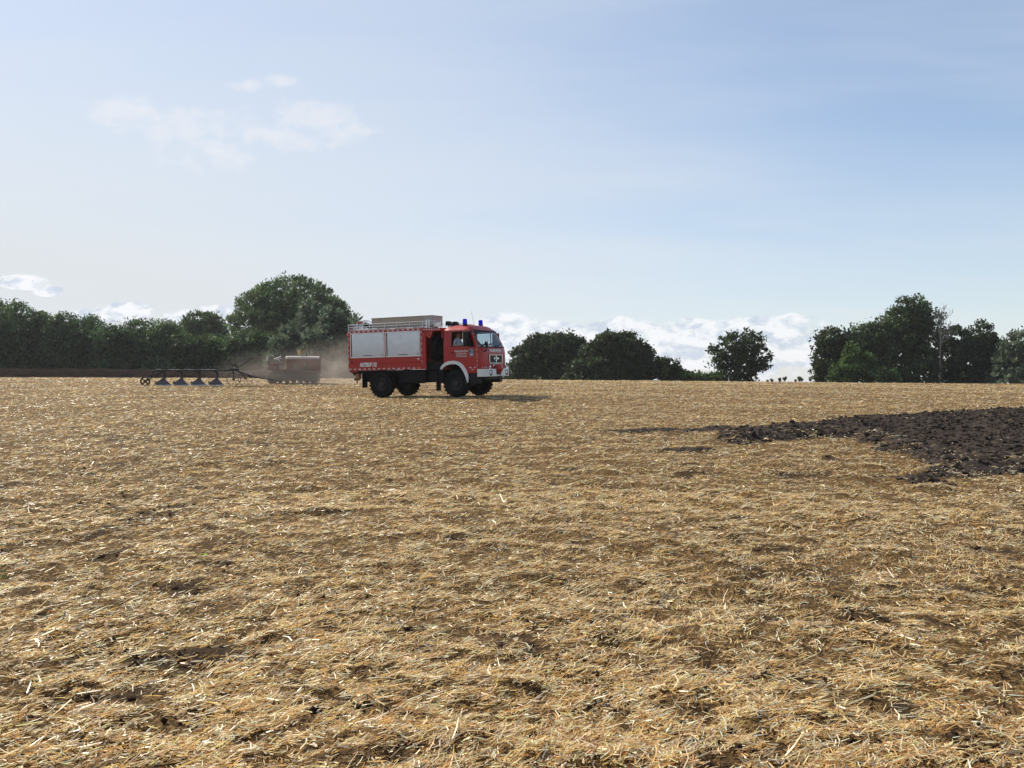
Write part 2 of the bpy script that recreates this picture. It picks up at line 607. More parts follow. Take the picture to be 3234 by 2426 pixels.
def rough_height(X, Y):
    """the small lumps of the harvested field, without a place where the truck stands"""
    r = np.hypot(X, Y)
    a = (0.042 * (fbm(X / 0.30, Y / 0.30, 3, 3) - 0.5) * 2 + 0.016 * (vnoise(X / 0.09, Y / 0.09, 4) - 0.5)) * (1 - sstep(r, 14, 30))
    b = 0.030 * (fbm(X / 1.1, Y / 1.1, 9, 3) - 0.5) * 2
    c = 0.06 * (fbm(X / 4.5, Y / 2.6, 14, 3) - 0.5) * 2 * sstep(r, 6, 20)
    cl = 0.045 * np.clip(fbm(X / 0.55 + 40, Y / 0.40, 31, 4) - 0.60, 0, 1) / 0.15 * (1 - sstep(r, 14, 26))
    far = 1 - sstep(r, 70, 110)
    ct = TRUCK_O - 1.8 * _F
    calm = 1 - 0.75 * np.exp(-(((X - ct[0]) ** 2 + (Y - ct[1]) ** 2) / 14.0) ** 2)
    return (a + b + c + cl) * far * calm - 0.03


def ground(X, Y):
    return height(X, Y) + rough_height(X, Y)


def soil_mask(X, Y):
    """0..1 bare brown soil showing between the straw"""
    r = np.hypot(X, Y)
    n1 = fbm(X / 0.50 + 5, Y / 0.34 + 9, 41, 4, 0.6)
    n2 = fbm(X / 3.2, Y / 2.0, 55, 3)
    m = sstep(n1 + 0.35 * (n2 - 0.5), 0.615, 0.79)
    return m * (1 - 0.45 * sstep(r, 12, 30))


def ray(px, py):
    vx, vz = (px - PW / 2) / FPX, -(py - PH / 2) / FPX
    c, s = math.cos(PITCH), math.sin(PITCH)
    return np.array([vx, c + vz * s, -s + vz * c])


def on_ground(px, py, lo=2.0, hi=63.0):
    """where the sight line through a photo pixel meets the field"""
    d = ray(px, py)
    t = np.linspace(lo, hi, 4000)
    P = EYE[:, None] + d[:, None] * t
    hit = np.nonzero(P[2] <= height(P[0], P[1]))[0]
    k = hit[0] if len(hit) else len(t) - 1
    return P[:, k]


def at_distance(px, py, Y):
    d = ray(px, py)
    return EYE + d * (Y / d[1])


# ------------------------------------------------------------------ field: one sheet out to the horizon
rr = np.concatenate([[0.0, 0.5, 1.0, 1.5], np.exp(np.arange(math.log(2.0), math.log(75.0), 0.0135)), np.exp(np.linspace(math.log(76), math.log(900), 40))])
aa = np.concatenate([np.arange(-180, -46, 4.0), np.arange(-46, 46.01, 0.27), np.arange(50, 180, 4.0)])
Rg, Ag = np.meshgrid(rr, np.radians(aa), indexing='ij')
GX, GY = Rg * np.sin(Ag), Rg * np.cos(Ag)
GZ = ground(GX, GY)
V = np.stack([GX.ravel(), GY.ravel(), GZ.ravel()], 1)
na = len(aa)
i, j = np.meshgrid(np.arange(1, len(rr) - 1), np.arange(na), indexing='ij')
j2 = (j + 1) % na
Q = np.stack([i * na + j, (i + 1) * na + j, (i + 1) * na + j2, i * na + j2], -1).reshape(-1, 4)
cen = np.stack([np.zeros(na // 2 * 0 + na, int) + 0, na + np.arange(na), na + (np.arange(na) + 1) % na, na + (np.arange(na) + 1) % na], -1)
me = np_mesh('stubble_field', V, Q, True)
float_attr(me, 'soil', soil_mask(V[:, 0], V[:, 1]))
m, n, out = material('stubble_ground')
p = n.new('ShaderNodeBsdfPrincipled')
t = n.new('ShaderNodeTexCoord').outputs['Object']
sm = n.new('ShaderNodeAttribute', attribute_name='soil').outputs['Fac']
tw = n.v('ADD', t, n.v('SCALE', n.noise(t, 3.0, 3, color=True), None))
st1 = n.new('ShaderNodeMapping')
n.put(st1.inputs['Vector'], t)
st1.inputs['Scale'].default_value = (14, 60, 20)
st1.inputs['Rotation'].default_value = (0, 0, 0.5)
st2 = n.new('ShaderNodeMapping')
n.put(st2.inputs['Vector'], t)
st2.inputs['Scale'].default_value = (60, 12, 20)
st2.inputs['Rotation'].default_value = (0, 0, 0.3)
f1 = n.noise(st1.outputs[0], 1.0, 4, 0.7, 1.0)
f2 = n.noise(st2.outputs[0], 1.0, 4, 0.7, 1.0)
fib = n.m('MAXIMUM', f1, f2)
dist = n.v('LENGTH', t)
cover = n.smooth(fib, 0.42, 0.66)
soilc = n.mix(n.noise(t, 22, 6, 0.7), (0.020, 0.012, 0.008), (0.075, 0.046, 0.028))
tone = n.noise(t, 1.4, 5, 0.6)
strawc = n.mix(tone, (0.29, 0.155, 0.054), (0.57, 0.365, 0.148))
blot = n.smooth(n.noise(t, 0.55, 6, 0.65), 0.35, 0.7)
strawc = n.mix(n.m('MULTIPLY', blot, 0.25), strawc, (0.26, 0.15, 0.05))
gap = n.smooth(n.noise(t, 9.0, 6, 0.72), 0.50, 0.66)
k = n.m('MULTIPLY', cover, n.m('SUBTRACT', 1.0, n.m('MULTIPLY', sm, 0.8)))
k = n.m('MULTIPLY', k, n.m('SUBTRACT', 1.0, n.m('MULTIPLY', gap, 0.8)))
n.put(p.inputs['Base Color'], n.mix(k, soilc, strawc))
p.inputs['Roughness'].default_value = 0.85
p.inputs['Specular IOR Level'].default_value = 0.08
b = n.new('ShaderNodeBump')
b.inputs['Strength'].default_value = 1.0
b.inputs['Distance'].default_value = 0.05
n.put(b.inputs['Height'], n.m('ADD', fib, n.m('MULTIPLY', n.noise(t, 14, 6, 0.7), 1.4)))
n.put(p.inputs['Normal'], b.outputs[0])
m.node_tree.links.new(p.outputs[0], out.inputs['Surface'])
field = link('field', me, m)
tag(field, 'golden stubble field strewn with chopped straw', 'field', kind='structure')

# ------------------------------------------------------------------ straw lying on the field (stuff)
PLOUGHED = [(2262, 1392), (2274, 1366), (2420, 1352), (2560, 1338), (2696, 1324), (2900, 1312), (3106, 1300), (3240, 1294), (3700, 1268), (4300, 1250),
            (4300, 1440), (3700, 1452), (3360, 1466), (3234, 1474), (3150, 1492), (3046, 1499), (2985, 1524), (2905, 1530), (2840, 1518), (2900, 1488), (2965, 1470), (2925, 1452), (2840, 1432),
            (2790, 1412), (2740, 1384), (2700, 1372), (2521, 1388), (2400, 1396), (2300, 1402)]
PL = np.array([on_ground(px, py)[:2] for px, py in PLOUGHED])


def poly_sd(X, Y, P):
    """signed distance to a polygon, positive inside"""
    X = np.asarray(X, float)
    Y = np.asarray(Y, float)
    d = np.full(X.shape, 1e9)
    ins = np.zeros(X.shape, bool)
    for k in range(len(P)):
        a, b = P[k], P[(k + 1) % len(P)]
        e = b - a
        tt = np.clip(((X - a[0]) * e[0] + (Y - a[1]) * e[1]) / (e @ e), 0, 1)
        d = np.minimum(d, np.hypot(X - a[0] - tt * e[0], Y - a[1] - tt * e[1]))
        cond = ((a[1] > Y) != (b[1] > Y))
        xi = a[0] + (Y - a[1]) * e[0] / (e[1] if abs(e[1]) > 1e-9 else 1e-9)
        ins ^= cond & (X < xi)
    return np.where(ins, d, -d)


def scatter_straw(N, r0, r1, two, name, label, wmul, lmul, tilt):
    lr = rng.uniform(math.log(r0), math.log(r1), N)
    r = np.exp(lr)
    a = R(43) * rng.uniform(-1, 1, N)
    X, Y = r * np.sin(a), r * np.cos(a)
    keep = rng.random(N) > 0.70 * soil_mask(X, Y)
    patch = sstep(poly_sd(X, Y, PL) + 2.2 * (fbm(X / 0.5, Y / 0.35, 77, 4, .6) - 0.5), -0.55, 0.25)
    sdp = poly_sd(X, Y, PL)
    keep &= rng.random(N) > patch * (0.86 + 0.13 * sstep(sdp, 0.2, 1.2))
    dens = fbm(X / 0.16, Y / 0.11, 91, 3, 0.6)
    keep &= rng.random(N) < np.clip((dens - 0.37) * 5.0, 0.10, 1.0)
    X, Y, r, sdp = X[keep], Y[keep], r[keep], sdp[keep]
    N = len(X)
    big = np.maximum(1.0, r / 7.0) ** 0.5
    Ls = lmul * big * np.exp(rng.normal(math.log(0.040), 0.52, N)).clip(0.012, 0.18)
    Wd = wmul * big * rng.uniform(0.0030, 0.0072, N)
    # swaths: straw lies mostly along the combing direction, with plenty of strays
    ph = np.where(rng.random(N) < 0.5, rng.normal(0.35, 0.55, N) + 1.6 * (fbm(X / 1.3, Y / 1.3, 23, 2) - 0.5), rng.uniform(0, 2 * math.pi, N))
    el = np.abs(rng.normal(0, tilt, N))
    roll = rng.normal(0, 0.9, N)
    ax = np.stack([np.cos(ph) * np.cos(el), np.sin(ph) * np.cos(el), np.sin(el)], 1)
    up = np.array([0, 0, 1.0])
    sd = np.cross(ax, up)
    sd /= np.linalg.norm(sd, axis=1, keepdims=True)
    nn = np.cross(sd, ax)
    wv = sd * np.cos(roll)[:, None] + nn * np.sin(roll)[:, None]
    base = np.stack([X, Y, ground(X, Y) + rng.uniform(0.0, 0.016, N) * big + 0.15 * sstep(sdp, -0.25, 0.35)], 1)
    hw = (Wd / 2)[:, None] * wv
    p0 = base - ax * (Ls * 0.35)[:, None] * np.array([1, 1, 0.2])
    p2 = base + ax * (Ls * 0.65)[:, None]
    # own colours: bleached, golden, brown, grey, a little green
    pal = np.array([(0.93, 0.775, 0.505), (0.87, 0.605, 0.28), (0.71, 0.42, 0.14), (0.39, 0.197, 0.067), (0.51, 0.39, 0.265), (0.74, 0.55, 0.18)])
    ci = rng.choice(len(pal), N, p=[0.32, 0.29, 0.18, 0.11, 0.06, 0.04])
    C = pal[ci] * np.exp(rng.normal(0, 0.20, N))[:, None]
    C = C.clip(0, 0.9)
    if two:
        bend = rng.normal(0, 0.12, N)[:, None] * Ls[:, None] * (0.7 * sd + 0.3 * nn)
        p1 = (p0 + p2) / 2 + bend
        Vv = np.stack([p0 - hw, p0 + hw, p1 - hw, p1 + hw, p2 - hw * 0.6, p2 + hw * 0.6], 1).reshape(-1, 3)
        b0 = (np.arange(N) * 6)[:, None]
        Qq = np.concatenate([b0 + np.array([[0, 1, 3, 2]]), b0 + np.array([[2, 3, 5, 4]])], 0)
        C = np.repeat(C, 6, 0)
    else:
        Vv = np.stack([p0 - hw, p0 + hw, p2 + hw * 0.7, p2 - hw * 0.7], 1).reshape(-1, 3)
        Qq = (np.arange(N) * 4)[:, None] + np.array([[0, 1, 2, 3]])
        C = np.repeat(C, 4, 0)
    me = np_mesh(name, Vv, Qq)
    color_attr(me, 'col', C)
    o = link(name, me, M['straw'])
    tag(o, label, 'straw', kind='stuff')
    return o


scatter_straw(330000, 2.3, 10.5, True, 'straw', 'loose chopped straw littering the stubble close by', 1.0, 1.0, 0.30)
scatter_straw(420000, 9.0, 66.0, False, 'straw', 'straw litter covering the field out to its brow', 1.15, 0.80, 0.32)
# ------------------------------------------------------------------ ploughed corner on the right: turned soil as its own sheet
lo, hi = PL.min(0) - 0.6, PL.max(0) + 0.6
hi = np.minimum(hi, [40, 60])
gx = np.arange(lo[0], min(hi[0], 26.0), 0.055)
gy = np.arange(lo[1], hi[1], 0.085)
PX, PY = np.meshgrid(gx, gy, indexing='ij')
sd_ = poly_sd(PX, PY, PL) + 0.95 * (fbm(PX / 0.7, PY / 0.45, 61, 4) - 0.5)
amt = sstep(sd_, -0.18, 0.42)
fur = 0.5 + 0.5 * np.sin((PX * 0.30 + PY * 0.95) * 2 * math.pi / 1.05 + 2.2 * (fbm(PX / 2, PY / 2, 5, 2) - 0.5))
cl1 = np.abs(fbm(PX / 0.22, PY / 0.22, 63, 3) - 0.5) * 2
cl2 = fbm(PX / 0.5, PY / 0.5, 69, 3)
cl3 = fbm(PX / 0.11, PY / 0.11, 70, 2)
PZ = height(PX, PY) - 0.06 + amt * (0.075 + 0.055 * fur + 0.11 * (1 - cl1) * cl2 + 0.045 * cl3)
V = np.stack([PX, PY, PZ], -1).reshape(-1, 3)
ny = len(gy)
i, j = np.meshgrid(np.arange(len(gx) - 1), np.arange(ny - 1), indexing='ij')
Q = np.stack([i * ny + j, (i + 1) * ny + j, (i + 1) * ny + j + 1, i * ny + j + 1], -1).reshape(-1, 4)
okq = (sd_.ravel()[Q] > -0.25).any(1)
used = np.unique(Q[okq])
remap = np.full(len(V), -1)
remap[used] = np.arange(len(used))
soil = link('ploughed_soil', np_mesh('ploughed_soil', V[used], remap[Q[okq]], True), M['soil'])
tag(soil, 'dark freshly ploughed corner of the field', 'soil', kind='structure')


def clods(N, where, smin, smax, name, label, mat='soil'):
    """turned lumps of earth too many to count"""
    ico = bmesh.new()
    bmesh.ops.create_icosphere(ico, subdivisions=1, radius=1.0)
    bv = np.array([v.co[:] for v in ico.verts])
    bf = np.array([[v.index for v in f.verts] for f in ico.faces])
    ico.free()
    X, Y, Z = where(N)
    N = len(X)
    s = np.exp(rng.uniform(math.log(smin), math.log(smax), N))
    jit = 1 + rng.normal(0, 0.20, (N, len(bv)))
    sc3 = s[:, None] * rng.uniform(0.6, 1.3, (N, 3)) * np.array([1.15, 1.0, 0.75])
    a = rng.uniform(0, 6.28, N)
    loc = bv[None] * jit[..., None] * sc3[:, None, :]
    x = loc[..., 0] * np.cos(a)[:, None] - loc[..., 1] * np.sin(a)[:, None]
    y = loc[..., 0] * np.sin(a)[:, None] + loc[..., 1] * np.cos(a)[:, None]
    Vv = np.stack([x + X[:, None], y + Y[:, None], loc[..., 2] + Z[:, None] + s[:, None] * 0.25], -1).reshape(-1, 3)
    Ff = (bf[None] + (np.arange(N) * len(bv))[:, None, None]).reshape(-1, 3)
    o = link(name, np_mesh(name, Vv, Ff, False), M[mat])
    return tag(o, label, 'soil', kind='stuff')


def in_patch(N):
    i = rng.choice(np.nonzero(sd_.ravel() > 0.0)[0], N)
    return PX.ravel()[i] + rng.uniform(-.03, .03, N), PY.ravel()[i] + rng.uniform(-.04, .04, N), PZ.ravel()[i]


clods(9000, in_patch, 0.014, 0.06, 'soil_clods', 'crumbly clods turned up on the ploughed corner')


def on_stubble(N):
    r = np.exp(rng.uniform(math.log(2.6), math.log(22), N * 6))
    a = R(40) * rng.uniform(-1, 1, N * 6)
    X, Y = r * np.sin(a), r * np.cos(a)
    k = np.nonzero(rng.random(len(X)) < soil_mask(X, Y) ** 1.5)[0][:N]
    X, Y = X[k], Y[k]
    return X, Y, ground(X, Y) - 0.005


clods(2500, on_stubble, 0.006, 0.028, 'soil_crumbs', 'small crumbs of brown soil between the straw', 'soil_brown')
HEAPS = [on_ground(px, py)[:2] for px, py in ((1725, 2078), (1745, 2085), (1850, 2125), (1940, 2170), (1975, 2190), (2000, 2200), (1120, 2230), (3120, 2350), (3060, 2330), (1010, 1860), (620, 2240), (2230, 2330), (400, 2030))]


def in_heaps(N):
    k = rng.integers(0, len(HEAPS), N)
    H_ = np.array(HEAPS)[k]
    X = H_[:, 0] + rng.normal(0, .085, N)
    Y = H_[:, 1] + rng.normal(0, .065, N)
    return X, Y, ground(X, Y) + rng.uniform(-.004, .006, N)


clods(520, in_heaps, 0.005, 0.020, 'soil_crumbs', 'little heaps of crumbled soil lying on the straw', 'soil_brown')

# drag marks of soil left of the ploughed corner
for (px, py, lx, ly) in ((2010, 1361, 1.2, 0.30), (2200, 1357, 1.3, 0.28), (2190, 1416, 0.7, 0.25), (2260, 1352, 0.7, 0.2)):
    c = on_ground(px, py)
    qx, qy = np.meshgrid(np.linspace(-1.4, 1.4, 60), np.linspace(-1.6, 1.6, 24), indexing='ij')
    wx, wy = c[0] + qx * lx, c[1] + qy * ly + qx * lx * 0.15
    q_ = 1 - np.hypot(qx, qy) + 0.9 * (fbm(wx / 0.25, wy / 0.2, 65, 3) - 0.5)
    wz = ground(wx, wy) - 0.02 + sstep(q_, 0.0, 0.5) * min(1, lx / .5) ** .5 * (0.045 + 0.05 * fbm(wx / .09, wy / .09, 66, 3))
    VV = np.stack([wx, wy, wz], -1).reshape(-1, 3)
    i, j = np.meshgrid(np.arange(59), np.arange(23), indexing='ij')
    QQ = np.stack([i * 24 + j, (i + 1) * 24 + j, (i + 1) * 24 + j + 1, i * 24 + j + 1], -1).reshape(-1, 4)
    QQ = QQ[(q_.ravel()[QQ] > -0.1).all(1)]
    o = link('soil_streak', np_mesh('soil_streak', VV, QQ, True), M['soil'])
    tag(o, 'dark streak of dragged soil on the stubble', 'soil', kind='structure')

# ------------------------------------------------------------------ ploughed strip in front of the left hedge
sx = np.linspace(-95, -12, 420)
sy = np.linspace(60.5, 97, 130)
SX, SY = np.meshgrid(sx, sy, indexing='ij')
edge = 61.6 + 0.5 * (fbm(SX / 3, SX * 0 + 2, 81, 3) - 0.5) * 2
amt = sstep(SY - edge, 0, 1.2) * (1 - sstep(SX / SY, -0.25, -0.205))
SZ = height(SX, SY) - 0.10 + amt * (0.16 + 0.34 * (fbm(SX / 0.6, SY / 0.6, 83, 3)) + 0.07 * np.sin(SY * 2 * math.pi / 1.6))
V = np.stack([SX, SY, SZ], -1).reshape(-1, 3)
ny = len(sy)
i, j = np.meshgrid(np.arange(len(sx) - 1), np.arange(ny - 1), indexing='ij')
Q = np.stack([i * ny + j, (i + 1) * ny + j, (i + 1) * ny + j + 1, i * ny + j + 1], -1).reshape(-1, 4)
o = link('ploughed_strip', np_mesh('ploughed_strip', V, Q, True), M['soil_far'])
tag(o, 'brown ploughed strip along the foot of the hedge', 'soil', kind='structure')


# ------------------------------------------------------------------ trees and shrubs
def leaf_cloud(C, rad, per, size, bias, spread, col, seed, elong=2.0):
    """C clump centres (n,3), rad clump radii; returns verts, quads, colours of diamond leaves"""
    g = np.random.default_rng(seed)
    n = len(C)
    idx = np.repeat(np.arange(n), per)
    N = len(idx)
    d = g.normal(0, 1, (N, 3))
    d /= np.linalg.norm(d, axis=1, keepdims=True)
    rad_ = rad[idx] * g.random(N) ** 0.45
    P = C[idx] + d * rad_[:, None] * np.array([1, 1, 0.85])
    ax = d * spread + g.normal(0, 0.6, (N, 3)) + np.asarray(bias)
    ax /= np.linalg.norm(ax, axis=1, keepdims=True)
    q = g.normal(0, 1, (N, 3))
    sd = np.cross(ax, q)
    sd /= np.linalg.norm(sd, axis=1, keepdims=True) + 1e-9
    L = size * np.exp(g.normal(0, 0.28, N))
    W = L / elong
    a, m_, t = P - ax * (L * 0.4)[:, None], P, P + ax * (L * 0.6)[:, None]
    V = np.stack([a, m_ + sd * (W / 2)[:, None], t, m_ - sd * (W / 2)[:, None]], 1).reshape(-1, 3)
    Q = (np.arange(N) * 4)[:, None] + np.arange(4)[None]
    ccl = np.exp(g.normal(0, 0.36, n))[idx]  # natural clump variation, widened to paint lit and shaded tufts
    tint = g.normal(0, 0.10, (n, 1))[idx] * np.array([[1.0, 0.3, 0.2]])
    Cc = np.asarray(col) * (ccl * np.exp(g.normal(0, 0.18, N)))[:, None] * (1 + tint)
    return V, Q, np.repeat(Cc, 4, 0)


KINDS = {   # bias of the leaf axis, outward share, leaf size, elongation, colour, clump radius
    'dome': ((0, 0, 1.0), 0.9, 0.46, 2.3, (0.074, 0.118, 0.042), 0.62),
    'willow': ((0, 0, -0.55), 0.5, 0.44, 2.6, (0.066, 0.108, 0.040), 0.66),
    'silver': ((0, 0, 0.8), 0.8, 0.40, 2.2, (0.105, 0.138, 0.085), 0.55),
    'oak': ((0, 0, 0.1), 0.5, 0.40, 1.6, (0.042, 0.064, 0.024), 0.60),
    'bright': ((0, 0, 0.2), 0.6, 0.34, 1.9, (0.070, 0.116, 0.030), 0.50),
    'olive': ((0, 0, -0.2), 0.5, 0.36, 1.9, (0.054, 0.086, 0.028), 0.62),
}
TREE_N = [0]


def tree(name, label, cat, group, kind, D, lobes, dens=1.0, gaps=0.0, stem=None, depth=0.8, trunk_r=0.22):
    """lobes: (px, py, rx, ry) in photo pixels seen at distance D (metres); depth of the crown follows its width"""
    TREE_N[0] += 1
    g = np.random.default_rng(100 + TREE_N[0])
    bias, spread, size, elong, col, crad = KINDS[kind]
    k = D / FPX
    W = []
    for (px, py, rx, ry) in lobes:
        c = at_distance(px, py, D)
        W.append((c, rx * k, ry * k))
    xs = [c[0] for c, _, _ in W]
    x0 = (min(c[0] - rx for c, rx, _ in W) + max(c[0] + rx for c, rx, _ in W)) / 2 if stem is None else at_distance(stem, 1180, D)[0]
    z0 = float(height(x0, D)) - 0.1
    root = empty(name, label, cat, group, Matrix.Translation((x0, D, z0)))
    org = np.array([x0, D, z0])
    Cs, Rs, In = [], [], []
    for (c, rx, ry) in W:
        off = g.normal(0, 0.18) * rx if len(W) > 1 else 0.0
        ryd = rx * depth
        area = 4 * math.pi * ((rx * ry) ** 1.6 / 3 + (rx * ryd) ** 1.6 / 3 + (ryd * ry) ** 1.6 / 3) ** (1 / 1.6)
        n = max(10, int(area * dens * 1.0 / crad))
        d = g.normal(0, 1, (n, 3))
        d /= np.linalg.norm(d, axis=1, keepdims=True)
        rr_ = (0.84 + 0.16 * g.random(n)) * (1 + 0.07 * np.sin(d[:, 0] * 5 + g.uniform(0, 6)) + 0.05 * np.sin(d[:, 2] * 7 + g.uniform(0, 6)))
        pts = c + np.array([0, off, 0]) + d * rr_[:, None] * np.array([rx, ryd, ry])
        if gaps:
            pts = pts[g.random(n) > gaps]
        Cs.append(pts)
        ni = int(n * 0.35 * (1 - gaps) ** 4)
        d = g.normal(0, 1, (ni, 3))
        d /= np.linalg.norm(d, axis=1, keepdims=True)
        In.append(c + np.array([0, off, 0]) + d * (0.72 * g.random(ni) ** 0.5)[:, None] * np.array([rx, ryd, ry]))
    C = np.concatenate(Cs)
    I = np.concatenate(In)
    C = C[C[:, 2] > height(C[:, 0], C[:, 1]) + 0.1]
    I = I[I[:, 2] > height(I[:, 0], I[:, 1]) + 0.2]
    V1, Q1, C1 = leaf_cloud(C, crad * np.exp(g.normal(0, 0.3, len(C))), 30, size * 0.86, bias, spread, col, TREE_N[0] * 3, elong)
    V2, Q2, C2 = leaf_cloud(I, np.full(len(I), crad * 1.25), 12, size * 1.7, bias, spread, col, TREE_N[0] * 3 + 1, 1.5)
    me = np_mesh('crown', np.concatenate([V1, V2]) - org, np.concatenate([Q1, Q2 + len(V1)]))
    color_attr(me, 'col', np.concatenate([C1, C2]))
    link('crown', me, M['leaf'], root)
    top = max(c[2] + 0.5 * ry for c, _, ry in W)
    b = MB()
    mid = Vector((0, 0, (top - z0) * 0.45))
    b.tube([(0, 0, 0), (0.05, 0, (top - z0) * 0.2), mid, (0.1, 0.05, (top - z0) * 0.85)],
           [trunk_r * 1.3, trunk_r, trunk_r * 0.75, trunk_r * 0.25], 8)
    for (c, rx, ry) in W:
        e = Vector(c - org)
        for q in range(3):
            t_ = e + Vector((g.normal(0, 0.45) * rx, g.normal(0, 0.35) * rx, g.normal(0.1, 0.4) * ry))
            h0 = mid * float(g.uniform(0.35, 1.0))
            b.tube([h0, h0.lerp(t_, 0.5) + Vector((0, 0, 0.25)), t_], [trunk_r * 0.45, trunk_r * 0.3, trunk_r * 0.12], 6)
    b.build('trunk', M['bark'], root)
    return root


HG = 'leafy trees of the long hedge behind the ploughed strip'
hl = 'dark willowy tree in the long hedge behind the ploughed strip'
for (cx, top, hw, D) in ((20, 948, 95, 97), (115, 978, 75, 99), (205, 990, 70, 97), (285, 1006, 70, 100), (365, 1028, 75, 97), (450, 1012, 75, 99), (528, 1018, 65, 97), (-90, 940, 100, 98)):
    h = 1192 - top
    tree('hedge_tree', hl, 'tree', HG, 'willow', D,
         [(cx, top + h * .30, hw, h * .30), (cx - hw * .35, top + h * .55, hw * .75, h * .33), (cx + hw * .4, top + h * .6, hw * .7, h * .33), (cx, top + h * .82, hw * .95, h * .22)], 0.85)
HL2 = {600: 'low bushy hedge tree behind the plough frame below the small rounded tree', 685: 'low bushy hedge tree behind the plough levers',
       765: 'low willowy hedge tree behind the spoked plough wheels', 850: 'low bushy hedge tree behind the crawler tractor seat'}
for (cx, top, hw, D) in ((600, 1054, 70, 95), (685, 1058, 70, 96), (765, 1052, 70, 95), (850, 1050, 75, 96)):
    h = 1180 - top
    tree('hedge_tree', HL2[cx], 'tree', HG, 'olive' if cx != 765 else 'willow', D,
         [(cx, top + h * .34, hw, h * .34), (cx - hw * .3, top + h * .7, hw * .85, h * .34), (cx + hw * .35, top + h * .7, hw * .8, h * .34)], 0.9)
tree('round_tree', 'small rounded tree rising behind the hedge left of the great dome', 'tree', None, 'dome', 125,
     [(632, 1040, 72, 56), (600, 1070, 55, 55), (670, 1070, 45, 60), (632, 1110, 60, 60)], 0.9)
tree('domed_tree', 'huge dome-shaped tree towering over the hedge behind the tractor', 'tree', None, 'dome', 122,
     [(935, 1012, 190, 125), (940, 1095, 175, 80)], 0.95, trunk_r=0.4)
sl = 'silvery grey-green shrub tree at the hedge foot beside the fire engine'
for (cx, top, hw, D) in ((925, 1010, 55, 92), (985, 948, 62, 96), (1050, 968, 60, 92), (1110, 1000, 60, 93), (900, 1060, 60, 91), (1000, 1040, 60, 90), (1075, 1070, 60, 90), (1160, 1040, 60, 92)):
    h = 1208 - top
    lb = {985: 'tallest silvery shrub climbing in front of the domed tree', 925: 'narrow silvery shrub before the left half of the domed tree', 900: 'low silvery shrub right behind the tractor bonnet'}.get(cx, sl)
    tree('silver_shrub', lb, 'shrub', 'silvery shrubs in front of the domed tree', 'silver', D,
         [(cx, top + h * .28, hw * .75, h * .28), (cx - hw * .25, top + h * .6, hw, h * .3), (cx + hw * .3, top + h * .75, hw, h * .28)], 0.85, trunk_r=0.12)
# right of the fire engine
tree('broad_tree', 'broad dark tree clump right behind the fire engine front bumper', 'tree', None, 'oak', 104,
     [(1735, 1120, 75, 62), (1660, 1150, 52, 62), (1800, 1115, 62, 58), (1700, 1100, 50, 40), (1730, 1195, 122, 48), (1650, 1205, 70, 26), (1780, 1085, 40, 28)], 1.15, trunk_r=0.3)
tree('broad_tree', 'wide dark rounded tree with a bush against its far flank', 'tree', None, 'oak', 98,
     [(1960, 1115, 78, 60), (1890, 1130, 62, 52), (2015, 1140, 55, 62), (1880, 1180, 92, 50), (1990, 1185, 85, 50), (1930, 1090, 60, 36)], 1.15, trunk_r=0.3)
tree('bush', 'low bush leaning against the wide rounded tree', 'bush', None, 'oak', 97,
     [(2105, 1170, 40, 34), (2135, 1190, 40, 24), (2090, 1148, 16, 14)], 1.0, trunk_r=0.07)
tree('bush', 'low green hedge bush left of the lone field tree', 'bush', None, 'bright', 96,
     [(2180, 1194, 45, 20), (2235, 1192, 40, 20), (2275, 1196, 35, 20)], 0.9, trunk_r=0.05)
tree('lone_tree', 'lone open-crowned tree with sky gaps standing on the brow', 'tree', None, 'oak', 96,
     [(2335, 1090, 58, 44), (2300, 1112, 55, 52), (2375, 1112, 50, 52), (2262, 1130, 30, 34), (2405, 1135, 28, 40), (2330, 1150, 72, 46), (2330, 1190, 62, 26)], 0.80, gaps=0.42, stem=2335, trunk_r=0.3)
# copse on the right
tree('copse_tree', 'rounded dark tree at the open end of the copse', 'tree', 'trees of the copse on the brow', 'oak', 98,
     [(2640, 1085, 58, 48), (2610, 1130, 45, 48), (2650, 1180, 65, 50), (2590, 1172, 30, 36)], 0.95, trunk_r=0.25)
tree('copse_tree', 'mid-height tree filling the copse shoulder beside its tallest tree', 'tree', 'trees of the copse on the brow', 'olive', 102,
     [(2735, 1075, 60, 50), (2710, 1120, 60, 60), (2770, 1110, 55, 70), (2790, 1035, 35, 32)], 0.95, trunk_r=0.25)
tree('copse_tree', 'tallest tree of the copse with a rounded peak', 'tree', 'trees of the copse on the brow', 'olive', 104,
     [(2880, 985, 55, 55), (2860, 1030, 72, 60), (2915, 1020, 55, 58), (2840, 1085, 88, 70), (2920, 1090, 52, 70), (2870, 1180, 100, 60)], 0.95, gaps=0.08, trunk_r=0.35)
tree('copse_tree', 'loose-crowned tree next to the bare dead tree', 'tree', 'trees of the copse on the brow', 'oak', 105,
     [(3020, 1075, 48, 45), (3045, 1130, 60, 50), (2990, 1140, 50, 50), (3020, 1195, 80, 42)], 0.95, gaps=0.22, trunk_r=0.25)
tree('copse_tree', 'ragged tall tree between the loose-crowned tree and the field end', 'tree', 'trees of the copse on the brow', 'oak', 101,
     [(3100, 1065, 42, 44), (3125, 1110, 50, 48), (3080, 1130, 50, 55), (3100, 1195, 75, 42)], 0.95, gaps=0.22, trunk_r=0.25)
tree('copse_tree', 'grey-green feathery tree at the far end of the copse', 'tree', 'trees of the copse on the brow', 'silver', 96,
     [(3205, 1095, 45, 45), (3190, 1145, 50, 45), (3240, 1150, 55, 60), (3200, 1200, 75, 36), (3290, 1100, 60, 70)], 0.75, gaps=0.15, trunk_r=0.2)
